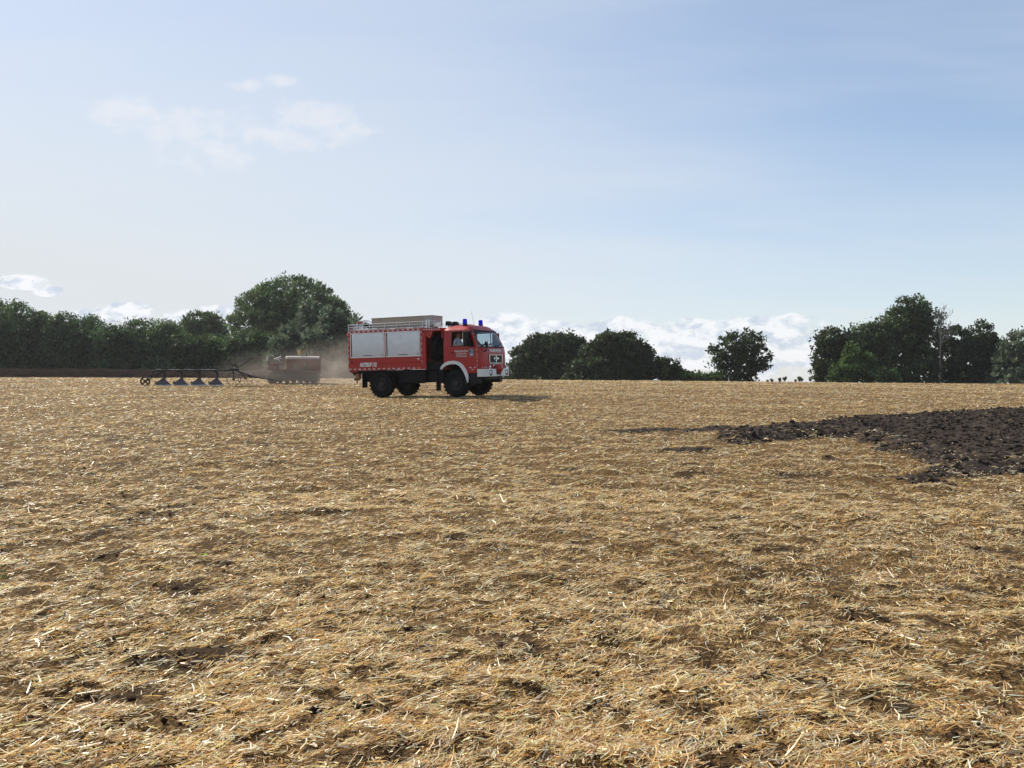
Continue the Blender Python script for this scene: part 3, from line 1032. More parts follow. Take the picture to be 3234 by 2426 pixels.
for (cx, top, hw, D) in ((2690, 1085, 38, 94), (2665, 1150, 45, 93), (2735, 1115, 42, 94)):
    h = 1215 - top
    tree('copse_bush', {2690: 'tall sunlit green bush before the rounded copse tree', 2665: 'lowest sunlit green bush at the copse foot', 2735: 'sunlit green bush below the mid-height copse tree'}[cx], 'bush', 'bushes at the copse edge', 'bright', D,
         [(cx, top + h * .3, hw * .7, h * .3), (cx - 6, top + h * .65, hw, h * .32)], 0.8, trunk_r=0.08)
tree('copse_bush', 'small leafy bush below the tallest copse tree', 'bush', None, 'bright', 92, [(2790, 1190, 34, 26), (2815, 1200, 26, 20)], 0.8, trunk_r=0.06)

# bare dead tree
D = 101.5
c0 = at_distance(2968, 1200, D)
z0 = float(height(c0[0], D)) - 0.1
dead = empty('dead_tree', 'bare pale dead tree with upswept twigs in the copse', 'tree', None, Matrix.Translation((c0[0], D, z0)))
k = D / FPX
hh = (at_distance(2968, 975, D)[2] - z0)
b = MB()
b.tube([(0, 0, 0), (0.05, 0, hh * .5), (0.1, 0, hh * .75), (0.2, 0, hh)], [0.10, 0.075, 0.05, 0.02], 8)
b.build('trunk', M['dead'], dead)
b = MB()
gg = random.Random(5)
for q in range(26):
    zb = hh * gg.uniform(.52, .92)
    an = gg.uniform(-0.9, 1.3)
    ln = gg.uniform(1.2, 3.4) * (1.2 - zb / hh * .6)
    dx_, dz_ = math.sin(an) * ln, math.cos(an) * ln
    dy_ = gg.uniform(-1, 1) * ln * .5
    p0 = Vector((0.05, 0, zb))
    p2 = p0 + Vector((dx_, dy_, dz_))
    p1 = p0.lerp(p2, .5) + Vector((dx_ * .15, 0, -.15))
    b.tube([p0, p1, p2], [0.035, 0.026, 0.012], 5)
    for s_ in range(4):
        f = gg.uniform(.4, .95)
        r0 = p0.lerp(p2, f)
        b.tube([r0, r0 + Vector((dx_ * .2 + gg.uniform(-.4, .4), gg.uniform(-.4, .4), .3 + .35 * gg.random()))], [0.02, 0.009], 4)
b.build('branch', M['dead'], dead)

# weeds on the brow against the sky
for q, px in enumerate((2446, 2462, 2474, 2500, 2512, 2526, 2538, 2551, 2560, 2420)):
    g = random.Random(q)
    X, Y = (px - PW / 2) / FPX * 64.0, 64.0
    z = float(ground(X, Y))
    hgt = (0.22, 0.40, 0.30, 0.16, 0.26, 0.42, 0.36, 0.50, 0.66, 0.14)[q]
    Y += g.uniform(-1.5, 1.0)
    root = empty('weed', 'small leafy weed sticking up on the brow between lone tree and copse', 'weed', 'weeds on the brow', Matrix.Translation((X, Y, z)))
    b = MB()
    C = []
    for s_ in range(5):
        a, l = g.uniform(0, 6.28), hgt * g.uniform(.6, 1.05)
        b.tube([(0, 0, -0.03), (math.cos(a) * l * .1, math.sin(a) * l * .1, l * .6), (math.cos(a) * l * .35, math.sin(a) * l * .35, l)], [0.012, 0.009, 0.004], 4)
        C += [(math.cos(a) * l * .35 * f, math.sin(a) * l * .35 * f, l * f) for f in (.5, .75, 1.0)]
    b.build('stem', M['bark'], root)
    V1, Q1, C1 = leaf_cloud(np.array(C), np.full(len(C), 0.07), 7, 0.13, (0, 0, .4), .8, (0.05, 0.08, 0.03), q + 900, 2.0)
    me = np_mesh('leaves', V1, Q1)
    color_attr(me, 'col', C1)
    link('leaves', me, M['leaf'], root)

# green seedlings scattered in the stubble
N = 200
r = np.exp(rng.uniform(math.log(7), math.log(45), N))
a = R(38) * rng.uniform(-1, 1, N)
X, Y = r * np.sin(a), r * np.cos(a)
C = np.stack([X, Y, ground(X, Y) + 0.02], 1)
V1, Q1, C1 = leaf_cloud(C, 0.02 * np.maximum(1, r / 14), 4, 0.026, (0, 0, .8), .8, (0.14, 0.24, 0.04), 5000, 2.2)
me = np_mesh('seedlings', V1, Q1)
color_attr(me, 'col', C1)
tag(link('seedlings', me, M['leaf']), 'tiny green seedlings sprouting in the stubble', 'seedlings', kind='stuff')
# ------------------------------------------------------------------ fire engine (x forward, y left, z up, origin under the front axle)
truck = empty('fire_engine', 'red off-road fire engine with silver roller shutters standing on the stubble', 'fire engine', None, TRUCK_M)


def text_mesh(s, size, M4, parent, mat, bold=0.0, shear=0.0, align='CENTER', xs=1.0, name='lettering'):
    cu = bpy.data.curves.new('txt', 'FONT')
    cu.body = s
    cu.size = size
    cu.align_x = align
    cu.align_y = 'CENTER'
    cu.offset = bold
    cu.shear = shear
    cu.extrude = 0.002
    cu.resolution_u = 3
    ob = bpy.data.objects.new('txt', cu)
    COL.objects.link(ob)
    dg = bpy.context.evaluated_depsgraph_get()
    me = bpy.data.meshes.new_from_object(ob.evaluated_get(dg))
    bpy.data.objects.remove(ob)
    me.transform(Matrix.Diagonal((xs, 1, 1, 1)))
    me.transform(M4)
    me.materials.clear()
    return link(name, me, mat, parent)


def face_right(x, y, z):      # text on the right-hand side (outward -y): reads towards +x
    return Matrix(((1, 0, 0, x), (0, 0, -1, y), (0, 1, 0, z), (0, 0, 0, 1)))


def face_front(x, y, z):      # text on the front (outward +x): reads towards +y
    return Matrix(((0, 0, 1, x), (1, 0, 0, y), (0, 1, 0, z), (0, 0, 0, 1)))


# chassis
b = MB()
for s in (-1, 1):
    b.span((-5.0, s * .42 - .05, .82), (1.15, s * .42 + .05, 1.04))
for x in (-4.9, -3.0, -2.0, -.9, 1.0):
    b.span((x - .06, -.42, .84), (x + .06, .42, 1.02))
b.span((-5.15, -1.05, 1.04), (-1.4, 1.05, 1.16))
b.span((-.55, -.9, 1.04), (1.1, .9, 1.14))
b.build('chassis', M['chassis'], truck, 0.01)
b = MB()
for x in (0, -3.62):
    b.tube([(x, -.95, .56), (x, .95, .56)], .075, 10)
    b.lathe([(0, -.26), (.14, -.22), (.2, -.08), (.2, .08), (.14, .22), (0, .26)], (x, .1, .56), 'y', 12)
    for s in (-1, 1):
        b.tube([(x - .6, s * .5, .86), (x, s * .5, .7), (x + .6, s * .5, .86)], .04, 6)
b.tube([(-3.5, .05, .62), (-.1, .05, .68)], .05, 8)
b.build('axle', M['chassis'], truck)
b = MB()
b.span((-2.6, -1.12, .62), (-1.45, -.62, 1.12)).span((-1.35, -1.02, .66), (-.82, -.55, 1.1)).span((-2.5, .6, .6), (-1.2, 1.1, 1.1))
b.build('fuel_tank', M['chassis'], truck, 0.03)
b = MB()
b.prism([(-1.02, 1.16), (-.62, 1.3), (-.62, .62), (-.8, .58)], -1.05, -.5)
b.span((-2.9, -.9, .55), (-2.65, .9, 1.1)).span((-.55, -.5, .62), (.7, .5, 1.05))
b.build('gearbox', M['chassis'], truck, 0.01)
for s in (-1, 1):
    MB().span((-.90, s * 1.17, .27), (-.87, s * .82, 1.0)).build('mudflap', M['black'], truck)
    MB().span((-4.56, s * 1.17, .42), (-4.53, s * .82, 1.05)).build('mudflap', M['black'], truck)
# rear mudguards
for s in (-1, 1):
    b = MB()
    for k in range(10):
        a0, a1 = R(20 + k * 15), R(20 + (k + 1) * 15)
        rr0 = .70
        P = [(-3.62 + math.cos(a) * rr0, .56 + math.sin(a) * rr0 * .86) for a in (a0, a1)]
        b.add([(P[0][0], s * 1.16, P[0][1]), (P[1][0], s * 1.16, P[1][1]), (P[1][0], s * .78, P[1][1]), (P[0][0], s * .78, P[0][1])], [(0, 1, 2, 3)])
    b.build('mudguard', M['black'], truck, thick=0.012)


def make_wheel(parent, M4, name='wheel'):
    wroot = bpy.data.objects.new(name, None)
    COL.objects.link(wroot)
    wroot.parent = parent
    wroot.matrix_local = M4
    b = MB()
    W, Ro = .155, .545
    b.lathe([(.27, -W * .85), (.36, -W), (.47, -W * 1.02), (Ro - .02, -W * .92), (Ro, -W * .8), (Ro, W * .8), (Ro - .02, W * .92), (.47, W * 1.02), (.36, W), (.27, W * .85)], (0, 0, 0), 'y', 40)
    for k in range(22):       # tread lugs, staggered left and right
        for s in (-1, 1):
            a = 2 * math.pi * (k + (0.25 if s > 0 else -.25)) / 22
            rot = Matrix.Rotation(-a, 3, 'Y') @ Matrix.Rotation(s * .35, 3, 'X')
            c = Vector((math.cos(a) * (Ro + .004), s * .085, math.sin(a) * (Ro + .004)))
            b.box(c, (.045, .15, .075), rot)
    b.build('tyre', M['tyre'], wroot, smooth=.6)
    b = MB()
    b.lathe([(.285, -.14), (.27, -.15), (.25, -.13), (.24, -.06), (.15, -.04), (.13, -.09), (.10, -.12), (0, -.125)], (0, 0, 0), 'y', 28)
    b.lathe([(.285, .14), (.27, .15), (.25, .1), (.24, .04), (0, .03)], (0, 0, 0), 'y', 28)
    for k in range(8):
        a = 2 * math.pi * k / 8
        b.tube([(math.cos(a) * .185, -.04, math.sin(a) * .185), (math.cos(a) * .185, -.075, math.sin(a) * .185)], .016, 6)
    b.build('rim', M['rim'], wroot, smooth=.6)
    return wroot


w0 = make_wheel(truck, Matrix.Translation((0, -1.02, .565)))


def copy_wheel(M4, name='wheel'):
    r_ = w0.copy()
    r_.name = name
    COL.objects.link(r_)
    r_.matrix_local = M4
    for ch in w0.children:
        c = ch.copy()
        COL.objects.link(c)
        c.parent = r_
    return r_


copy_wheel(Matrix.Translation((-3.62, -1.02, .565)) @ Matrix.Rotation(.7, 4, 'Y'))
flip = Matrix.Rotation(math.pi, 4, 'Z')
copy_wheel(Matrix.Translation((0, 1.02, .565)) @ flip)
copy_wheel(Matrix.Translation((-3.62, 1.02, .565)) @ flip)
copy_wheel(Matrix.Translation((-1.02, -.60, 2.03)) @ Matrix.Rotation(R(90), 4, 'Z'), 'spare_wheel')

# box body
BX0, BX1, BZ0, BZ1, BY = -5.24, -1.30, 1.17, 2.88, 1.2
b = MB()
b.span((BX0, -BY + .03, BZ0), (-1.52, BY - .03, BZ1))
b.build('body', M['red'], truck, 0.02)
b = MB()
for s in (-1, 1):
    y0, y1 = s * (BY - .03), s * BY
    b.span((BX0, y0, BZ0), (-1.50, y1, 1.70))               # lower skirt
    b.span((BX0, y0, 2.76), (-1.50, y1, BZ1))               # cornice
    b.span((BX0, y0, 1.70), (BX0 + .12, y1, 2.76))
    b.span((-1.60, y0, 1.70), (-1.50, y1, 2.76))
    b.span((-3.375, y0, 1.70), (-3.265, y1, 2.76))
b.build('side_panel', M['red'], truck, 0.006)
b = MB()
for s in (-1, 1):                                            # pressed swage along the skirt
    b.prism([(s * BY, 1.50), (s * (BY + .018), 1.485), (s * (BY + .018), 1.455), (s * BY, 1.44)], BX0 + .03, -1.53, 'yz')
b.build('swage_line', M['red'], truck)
# front end of the body around the spare wheel
b = MB()
b.span((-1.50, -BY, 1.17), (-1.34, -BY + .07, 2.70)).span((-1.50, BY - .07, 1.17), (-1.34, BY, 2.70)).span((-1.50, -.9, 1.17), (-1.46, .9, 2.72))
b.build('body_front_column', M['red'], truck, 0.012)
b = MB()
b.span((-1.50, -BY, 2.72), (-.62, BY, 2.86))
b.build('body_roof_bridge', M['red'], truck, 0.015)
for s in (-1, 1):
    b = MB()
    b.prism([(-1.32, 2.72), (-.98, 2.72), (-1.12, 2.42), (-1.32, 2.52)], s * BY, s * (BY - .05))
    b.build('gusset', M['red'], truck, 0.008)
b = MB()
b.span((-1.45, .06, 1.25), (-.75, .10, 2.72)).span((-.70, -1.0, 2.42), (-.64, 1.0, 2.72))
b.build('bulkhead', M['red'], truck, 0.008)
b = MB()
b.span((-1.45, -1.08, 1.15), (-.62, 1.0, 1.46))
b.build('spare_wheel_carrier', M['chassis'], truck, 0.01)

# roller shutters: aluminium slats in a frame
def shutter(x0, x1, s):
    y = s * (BY - .028)
    root = MB()
    z, zt, n = 1.755, 2.735, 26
    prof = []
    h = (zt - z) / n
    for k in range(n):
        zz = z + k * h
        prof += [(y, zz + h * .02), (y + s * .003, zz + h * .05), (y + s * .003, zz + h * .93), (y, zz + h * .96)]
    P = [[(x, p[0], p[1]) for p in prof] for x in (x0, x1)]
    root.grid(P)
    o = root.build('roller_shutter', M['shutter'], truck)
    f = MB()
    for (a, c) in (((x0 - .034, 1.71), (x0, 2.775)), ((x1, 1.71), (x1 + .034, 2.775)), ((x0, 2.735), (x1, 2.775)), ((x0, 1.71), (x1, 1.755))):
        f.span((a[0], s * (BY - .03), a[1]), (c[0], s * (BY + .008), c[1]))
    f.build('shutter_frame', M['alu'], o, 0.004)
    for (a, c) in (((x0, 1.755), (x0 + .022, 2.735)), ((x1 - .022, 1.755), (x1, 2.735))):
        MB().span((a[0], s * (BY - .03), a[1]), (c[0], s * (BY - .008), c[1])).build('shutter_seal', M['black'], o)
    hd = MB()
    xm = (x0 + x1) / 2
    hd.tube([(xm - .2, y + s * .012, 1.80), (xm - .19, y + s * .04, 1.80), (xm + .19, y + s * .04, 1.80), (xm + .2, y + s * .012, 1.80)], .014, 6)
    hd.build('handle', M['black'], o)
    lk = MB()
    lk.span((x1 - .13, y, 1.79), (x1 - .08, y + s * .02, 1.825))
    lk.build('lock', M['black'], o)


for s in (-1, 1):
    shutter(-5.085, -3.375, s)
    shutter(-3.265, -1.635, s)
# rear roller door
b = MB()
b.span((BX0 - .012, -.8, 1.45), (BX0 - .001, .8, 2.7))
b.build('rear_door', M['shutter'], truck, 0.004)

# reflective dashes along the outlines
b = MB()
yo = -BY - .003
x = BX0 + .04
while x < -1.50:
    for s in (-1, 1):
        b.span((x, s * (BY + .0), 2.80), (x + .115, s * (BY + .004), 2.855))
        b.span((x, s * BY, 1.20), (x + .115, s * (BY + .004), 1.25))
    x += .247
x = -1.42
while x < -.68:
    b.span((x, -BY - .004, 2.775), (x + .06, -BY, 2.825))
    x += .115
z = 1.42
while z < 2.72:
    for s in (-1, 1):
        b.span((-1.555, s * BY, z), (-1.525, s * (BY + .004), z + .13))
        b.span((BX0 + .015, s * BY, z + .06), (BX0 + .04, s * (BY + .004), z + .19))
    z += .247
tag(b.build('reflective_marking', M['retro'], truck), kind='stuff')
# marker lamps
b = MB()
b.span((BX0 - .04, -BY - .03, 2.66), (BX0 + .03, -BY + .03, 2.78))
b.build('marker_lamp', M['orange'], truck, 0.01)
for (x, z, mt) in ((-1.70, 1.225, 'orange'), (-5.05, 1.53, 'rim'), (-1.70, 1.60, 'retro')):
    b = MB()
    b.span((x - .05, -BY - .015, z - .03), (x + .05, -BY + .002, z + .03))
    b.build('side_marker', M[mt], truck, 0.006)
text_mesh('NOTRUF 112', .23, face_right(-4.20, -BY - .022, 1.40), truck, M['white'], 0.014, 0.25, xs=.64)

# rear underside: tail board, hitch, ochre chock
b = MB()
b.span((-5.22, -1.15, 1.10), (-4.80, -1.10, 1.17)).span((-5.24, -1.1, 1.08), (-5.16, 1.1, 1.16))
b.build('tail_board', M['red'], truck, 0.01)
b = MB()
b.span((-5.02, -1.0, .78), (-4.84, -.84, 1.12))
b.build('wheel_chock', M['ochre'], truck, 0.02)
b = MB()
b.span((-5.14, -1.02, .96), (-5.02, -.86, 1.1)).span((-5.1, -1.0, .74), (-4.9, -.86, .84)).tube([(-5.0, -.93, .76), (-5.0, -.93, .62)], .03, 6)
b.build('chock_holder', M['iron'], truck, 0.008)
b = MB()
b.span((-5.24, -.2, .74), (-5.0, .2, .98)).tube([(-5.2, 0, .86), (-5.36, 0, .86)], .05, 8)
b.build('tow_hitch', M['iron'], truck, 0.008)

# roof rack rails
b = MB()
for s in (-1, 1):
    y = s * 1.13
    for z, r_ in ((3.15, .016), (3.04, .012), (2.93, .016)):
        b.tube([(BX0 - .02, y, z), (-1.32, y, z)], r_, 6)
    for x in np.arange(BX0, -1.3, .62):
        b.tube([(x, y, 2.87), (x, y, 3.15)], .014, 6)
    for x in (-1.32, -1.20):
        b.span((x - .02, y - .025, 2.86), (x + .02, y + .025, 3.20))
    for z in (3.16, 3.05, 2.94):
        b.tube([(-1.2, y, z), (-.9, y, z - .01), (-.62, y, z - .05)], .011, 6)
    for x in (-.95, -.64):
        b.tube([(x, y, 2.86), (x, y, 3.14)], .014, 6)
for z in (3.15, 3.04):
    b.tube([(BX0 - .02, -1.13, z), (BX0 - .02, 1.13, z)], .014, 6)
b.build('roof_rail', M['alu'], truck)
b = MB()
b.span((BX0 + .1, -1.08, 2.885), (-1.3, 1.08, 2.905))
b.build('roof_deck', M['alu'], truck)
b = MB()
b.span((-.94, -1.10, 2.90), (-.66, -1.06, 3.08))
b.build('roof_side_plate', M['alu'], truck, 0.01)

# ---- cab
def tumble(p):
    x, y, z = p
    k = max(0.0, z - 2.05) * .13
    return (x, y - math.copysign(k, y) if abs(y) > .9 else y, z)


ARCH_O = [(-.66, 1.20), (-.58, 1.31), (-.45, 1.41), (-.30, 1.465), (-.10, 1.49), (.10, 1.475), (.26, 1.41), (.40, 1.30), (.52, 1.13), (.60, .95), (.625, .78), (.60, .60)]
ARCH_I = [(-.62, 1.12), (-.53, 1.21), (-.41, 1.29), (-.27, 1.335), (-.10, 1.355), (.08, 1.34), (.20, 1.285), (.31, 1.18), (.41, 1.03), (.49, .86), (.535, .72), (.575, .59)]
for s in (-1, 1):
    YS = s * 1.18
    b = MB(tumble)
    low = [(-.52, 2.06), (-.52, 1.36)] + [(-.45, 1.38), (-.30, 1.43), (-.10, 1.455), (.10, 1.44), (.26, 1.38), (.40, 1.27), (.51, 1.10), (.58, .98)] + [(1.04, .98), (1.10, 1.2), (1.12, 1.7), (1.10, 2.06)]
    b.prism(low, YS, YS - s * .05)
    b.prism([(-.52, 2.06), (-.52, 2.74), (-.16, 2.74), (-.16, 2.06)], YS, YS - s * .05)            # rear pillar
    b.prism([(-.16, 2.67), (-.16, 2.74), (.74, 2.74), (.70, 2.67)], YS, YS - s * .05)              # above the window
    b.prism([(.70, 2.67), (.74, 2.74), (.80, 2.70), (1.10, 2.06), (.905, 2.06)], YS, YS - s * .05)  # front pillar
    b.build('cab_side', M['red'], truck, 0.008)
    # door: a proud skin with its shut line
    b = MB(tumble)
    door = [(-.22, 2.05), (-.22, 1.50), (.12, 1.49), (.30, 1.42), (.45, 1.29), (.56, 1.12), (.63, 1.04), (1.02, 1.04), (1.045, 1.4), (1.05, 1.75), (1.03, 2.05)]
    b.prism(door, YS + s * .009, YS - s * .002)
    b.prism([(-.22, 2.05), (-.22, 2.72), (-.155, 2.70), (-.155, 2.05)], YS + s * .009, YS - s * .002)
    b.prism([(-.155, 2.665), (-.155, 2.71), (.70, 2.71), (.68, 2.665)], YS + s * .009, YS - s * .002)
    b.prism([(.68, 2.665), (.70, 2.71), (1.03, 2.05), (.90, 2.05)], YS + s * .009, YS - s * .002)
    d = b.build('door', M['red'], truck, 0.005)
    b = MB(tumble)
    for seg in ([(-.155, 2.06), (-.155, 2.665), (-.13, 2.645), (-.13, 2.085)], [(-.155, 2.665), (.685, 2.665), (.672, 2.645), (-.13, 2.645)],
                [(.685, 2.665), (.90, 2.06), (.875, 2.085), (.672, 2.645)], [(-.155, 2.06), (-.13, 2.085), (.875, 2.085), (.90, 2.06)]):
        b.prism(seg, YS + s * .006, YS - s * .03)
    b.build('window_seal', M['black'], d)
    if s > 0:      # far window is wound up, with a vent divider; the near one is open
        b = MB(tumble)
        b.prism([(-.13, 2.085), (-.13, 2.645), (.672, 2.645), (.875, 2.085)], YS - s * .012, YS - s * .016)
        b.build('window_pane', M['glass'], d)
        b = MB(tumble)
        b.prism([(.50, 2.085), (.50, 2.645), (.53, 2.645), (.53, 2.085)], YS - s * .008, YS - s * .024)
        b.build('window_divider', M['black'], d)
    b = MB()
    b.span((-.17, YS + s * .009, 1.80), (.0, YS + s * .03, 1.835))
    b.build('door_handle', M['black'], d, 0.006)
    # white wheel-arch flare
    b = MB()
    n_ = len(ARCH_O)
    for k in range(n_ - 1):
        q = [ARCH_O[k], ARCH_O[k + 1], ARCH_I[k + 1], ARCH_I[k]]
        ys0, ys1 = s * 1.165, s * 1.235
        Vv = [(p[0], ys1, p[1]) for p in q] + [(p[0], ys0, p[1]) for p in q]
        F_ = [(0, 1, 2, 3), (7, 6, 5, 4), (0, 4, 5, 1), (2, 6, 7, 3)]
        if k == 0:
            F_.append((0, 3, 7, 4))
        if k == n_ - 2:
            F_.append((1, 5, 6, 2))
        b.add(Vv, F_)
    me_ = b.mesh('fender')
    bm = bmesh.new()
    bm.from_mesh(me_)
    bmesh.ops.remove_doubles(bm, verts=bm.verts, dist=.001)
    bmesh.ops.recalc_face_normals(bm, faces=bm.faces)
    bm.to_mesh(me_)
    bm.free()
    link('fender', me_, M['white'], truck)
    # inner arch
    b = MB()
    P = [[(p[0], s * yy_, p[1] + .02) for p in ARCH_I] for yy_ in (1.16, .55)]
    b.grid(P)
    b.build('wheel_arch', M['chassis'], truck, thick=.01)
    b = MB()
    b.prism([(-.62, .75), (-.62, 1.30), (-.3, 1.42), (.2, 1.42), (.6, 1.2), (.6, .75)], s * .56, s * .53)
    b.build('inner_arch', M['chassis'], truck)
    # entry step below the door front
    b = MB()
    b.prism([(.58, .98), (.64, .56), (1.02, .56), (1.06, .98)], s * 1.13, s * .8)
    b.build('entry_step', M['black'], truck, 0.015)
# front skin: curved in plan
FY = [-1.18, -1.165, -1.12, -1.02, -.85, -.5, 0, .5, .85, 1.02, 1.12, 1.165, 1.18]
FX = [1.08, 1.135, 1.18, 1.215, 1.24, 1.26, 1.265, 1.26, 1.24, 1.215, 1.18, 1.135, 1.08]


def front_row(z, dx, ys=1.0):
    k = max(0.0, z - 2.05) * .13 / 1.18
    return [(x + dx, y * (1 - k), z) for x, y in zip(FX, FY)]


b = MB()
b.grid([front_row(1.04, -.02), front_row(1.2, 0), front_row(1.5, .005), front_row(1.8, .0), front_row(1.93, -.015), front_row(2.02, -.055)])
b.build('cab_front', M['red'], truck, smooth=.6, thick=.03)
b = MB()
rows = [front_row(2.02, -.055), front_row(2.25, -.17), front_row(2.5, -.30), front_row(2.70, -.41)]
b.grid([r_[:2] for r_ in rows])
b.grid([r_[-2:] for r_ in rows])
b.grid([front_row(2.70, -.41), front_row(2.76, -.455), front_row(2.80, -.50)])
b.build('windscreen_surround', M['red'], truck, smooth=.6, thick=.03)
ws = MB()
ws.grid([r_[1:-1] for r_ in rows])
wso = ws.build('windscreen', M['glass'], truck, smooth=1.0)
b = MB()
def edge_line(r_, sl_): return [Vector(p) + Vector((.012, 0, .006)) for p in r_[sl_]]
b.tube(edge_line(rows[0], slice(1, -1)), .022, 6).tube(edge_line(rows[-1], slice(1, -1)), .022, 6)
b.tube([Vector(r_[1]) + Vector((.012, 0, .006)) for r_ in rows], .02, 6).tube([Vector(r_[-2]) + Vector((.012, 0, .006)) for r_ in rows], .02, 6)
b.build('windscreen_seal', M['black'], wso)
for y0, y1 in ((-.75, -.1), (.05, .75)):
    b = MB()
    b.tube([(1.27, y0 + .1, 2.0), (1.215, y0 + .1, 2.07), (1.17, y1, 2.16)], .011, 5).tube([(1.20, y0 + .35, 2.10), (1.14, y1 + .12, 2.20)], .012, 5)
    b.build('wiper', M['black'], wso)
# roof shell
b = MB()
P = []
NX, NY = 14, 16
for i_ in range(NX + 1):
    t_ = i_ / NX
    row = []
    for j_ in range(NY + 1):
        q = -1 + 2 * j_ / NY
        yv = q * 1.09
        xf = np.interp(abs(yv), [0, .5, .85, 1.02, 1.09], [1.265, 1.26, 1.24, 1.19, 1.11]) - .50
        x = -.52 + (xf + .52) * t_
        ex = max(abs(2 * t_ - 1) ** 6, 0)
        z = 2.74 + .22 * (1 - abs(q) ** 5.0) ** .55 * (1 - ex) ** .5 + .045 * (t_ > .98) - .02 * t_
        row.append((x, yv, z))
    P.append(row)
b.grid(P)
b.build('cab_roof', M['red'], truck, smooth=1.2, thick=.03)
# cab back and floor
b = MB()
b.span((-.52, -1.12, 1.15), (-.47, 1.12, 2.1)).span((-.52, -1.1, 2.1), (-.47, -.6, 2.72)).span((-.52, .6, 2.1), (-.47, 1.1, 2.72)).span((-.52, -.6, 2.6), (-.47, .6, 2.74))
b.build('cab_back', M['red'], truck, 0.01)
b = MB()
b.span((-.5, -1.12, 1.46), (1.15, 1.12, 1.52)).span((-.2, -.35, 1.5), (.7, .35, 1.72))
b.build('cab_floor', M['black'], truck, 0.01)
b = MB()
b.prism([(.78, 1.7), (.78, 1.98), (.95, 2.06), (1.12, 2.02), (1.15, 1.7)], -1.08, 1.08)
b.build('dashboard', M['black'], truck, 0.03)
for y in (-.62, .62):
    b = MB()
    b.box((-.05, y, 1.80), (.5, .5, .16)).box((-.33, y, 2.12), (.14, .48, .62), Matrix.Rotation(-.12, 3, 'Y'))
    b.span((-.42, y - .14, 2.40), (-.32, y + .14, 2.58))
    b.build('seat', M['seat'], truck, 0.05)
b = MB()
swc, tilt = Vector((.62, .62, 2.0)), R(35)
ring = []
for k in range(25):
    a = 2 * math.pi * k / 24
    ring.append(swc + Vector((math.cos(a) * .23 * math.sin(tilt), math.sin(a) * .23, math.cos(a) * .23 * math.cos(tilt))))
b.tube(ring, .016, 6).tube([swc, (.85, .62, 1.8)], .03, 6).tube([ring[6], ring[18]], .014, 5).tube([ring[0], ring[12]], .014, 5)
b.build('steering_wheel', M['black'], truck)

# door text, crest, cab markings
yt = -1.18 - .009 - .003
text_mesh('Katastrophenschutz', .108, face_right(.31, yt, 1.875), truck, M['retro'], 0.004, xs=.72)
text_mesh('5. FB Kreis Plön', .100, face_right(.31, yt, 1.765), truck, M['retro'], 0.003, xs=.74)
text_mesh('FF Preetz Land', .100, face_right(.31, yt, 1.665), truck, M['retro'], 0.003, xs=.80)
b = MB()
b.prism([(.66, 1.95), (.66, 1.72), (.70, 1.67), (.77, 1.64), (.84, 1.67), (.88, 1.72), (.88, 1.95)], yt, yt + .004)
cr = b.build('crest', M['crest'], truck)
b = MB()
b.prism([(.665, 1.93), (.665, 1.72), (.695, 1.72), (.695, 1.93)], yt - .002, yt).prism([(.845, 1.93), (.845, 1.72), (.875, 1.72), (.875, 1.93)], yt - .002, yt)
b.prism([(.70, 1.93), (.76, 1.86), (.74, 1.80), (.79, 1.76), (.74, 1.74), (.72, 1.82), (.70, 1.84)], yt - .002, yt)
b.build('crest_emblem', M['blue_dark'], cr)
b = MB()
b.prism([(.73, 1.76), (.80, 1.75), (.83, 1.72), (.74, 1.715)], yt - .003, yt - .0005)
b.build('crest_emblem', M['white'], cr)
b = MB(tumble)
yb = -1.18 - .010
for k in range(5):
    b.span((-.36 + k * .235, yb - .003, 2.715), (-.28 + k * .235, yb + .012, 2.735))
for (x, z) in ((.79, 2.60), (.85, 2.46), (.91, 2.33), (.97, 2.20), (1.02, 2.09)):
    b.prism([(x, z), (x + .022, z), (x + .066, z - .09), (x + .044, z - .09)], yb - .003, yb + .004)
for z in (1.92, 1.74, 1.62, 1.47, 1.30):
    b.span((1.005, yb - .003, z - .06), (1.03, yb, z + .03))
for x in (.66, .86):
    b.span((x, yb - .003, 1.18), (x + .10, yb, 1.22))
b.span((.76, yb - .003, 1.10), (.86, yb, 1.13))
for k in range(6):
    yv = -1.10 + k * .13
    xv = float(np.interp(yv, FY, FX))
    b.span((xv - .004, yv, 1.17), (xv + .012, yv + .06, 1.215))
tag(b.build('reflective_marking', M['retro'], truck), kind='stuff')
text_mesh('FEUERWEHR', .17, face_front(1.262, .02, 1.87) @ Matrix.Rotation(R(-4), 4, 'X'), truck, M['white'], 0.006, xs=1.12)

# grille
gx_ = 1.272
b = MB()
b.span((gx_, -.58, 1.36), (gx_ + .012, .58, 1.70))
gr = b.build('grille', M['black'], truck)
b = MB()
for k in range(9):
    b.span((gx_ + .012, -.56, 1.385 + k * .036), (gx_ + .022, .56, 1.397 + k * .036))
tag(b.build('grille_slats', M['rim'], gr), kind='stuff')
b = MB()
for (y0, z0_, y1, z1_) in ((-.61, 1.352, .61, 1.378), (-.61, 1.682, .61, 1.708), (-.61, 1.378, -.58, 1.682), (.58, 1.378, .61, 1.682)):
    b.span((gx_ - .005, y0, z0_), (gx_ + .03, y1, z1_))
b.build('grille_frame', M['chrome'], gr, 0.008)
b = MB()
b.span((gx_ + .012, -.025, 1.42), (gx_ + .032, .025, 1.675))
b.lathe([(.0, .036), (.035, .036), (.05, .03), (.05, .012)], (gx_, 0, 1.45), 'x', 16)
b.build('grille_emblem', M['chrome'], gr)
text_mesh('M', .12, face_front(gx_ + .026, -.15, 1.555), gr, M['chrome'], 0.006)
text_mesh('AN', .12, face_front(gx_ + .026, .17, 1.555), gr, M['chrome'], 0.006)
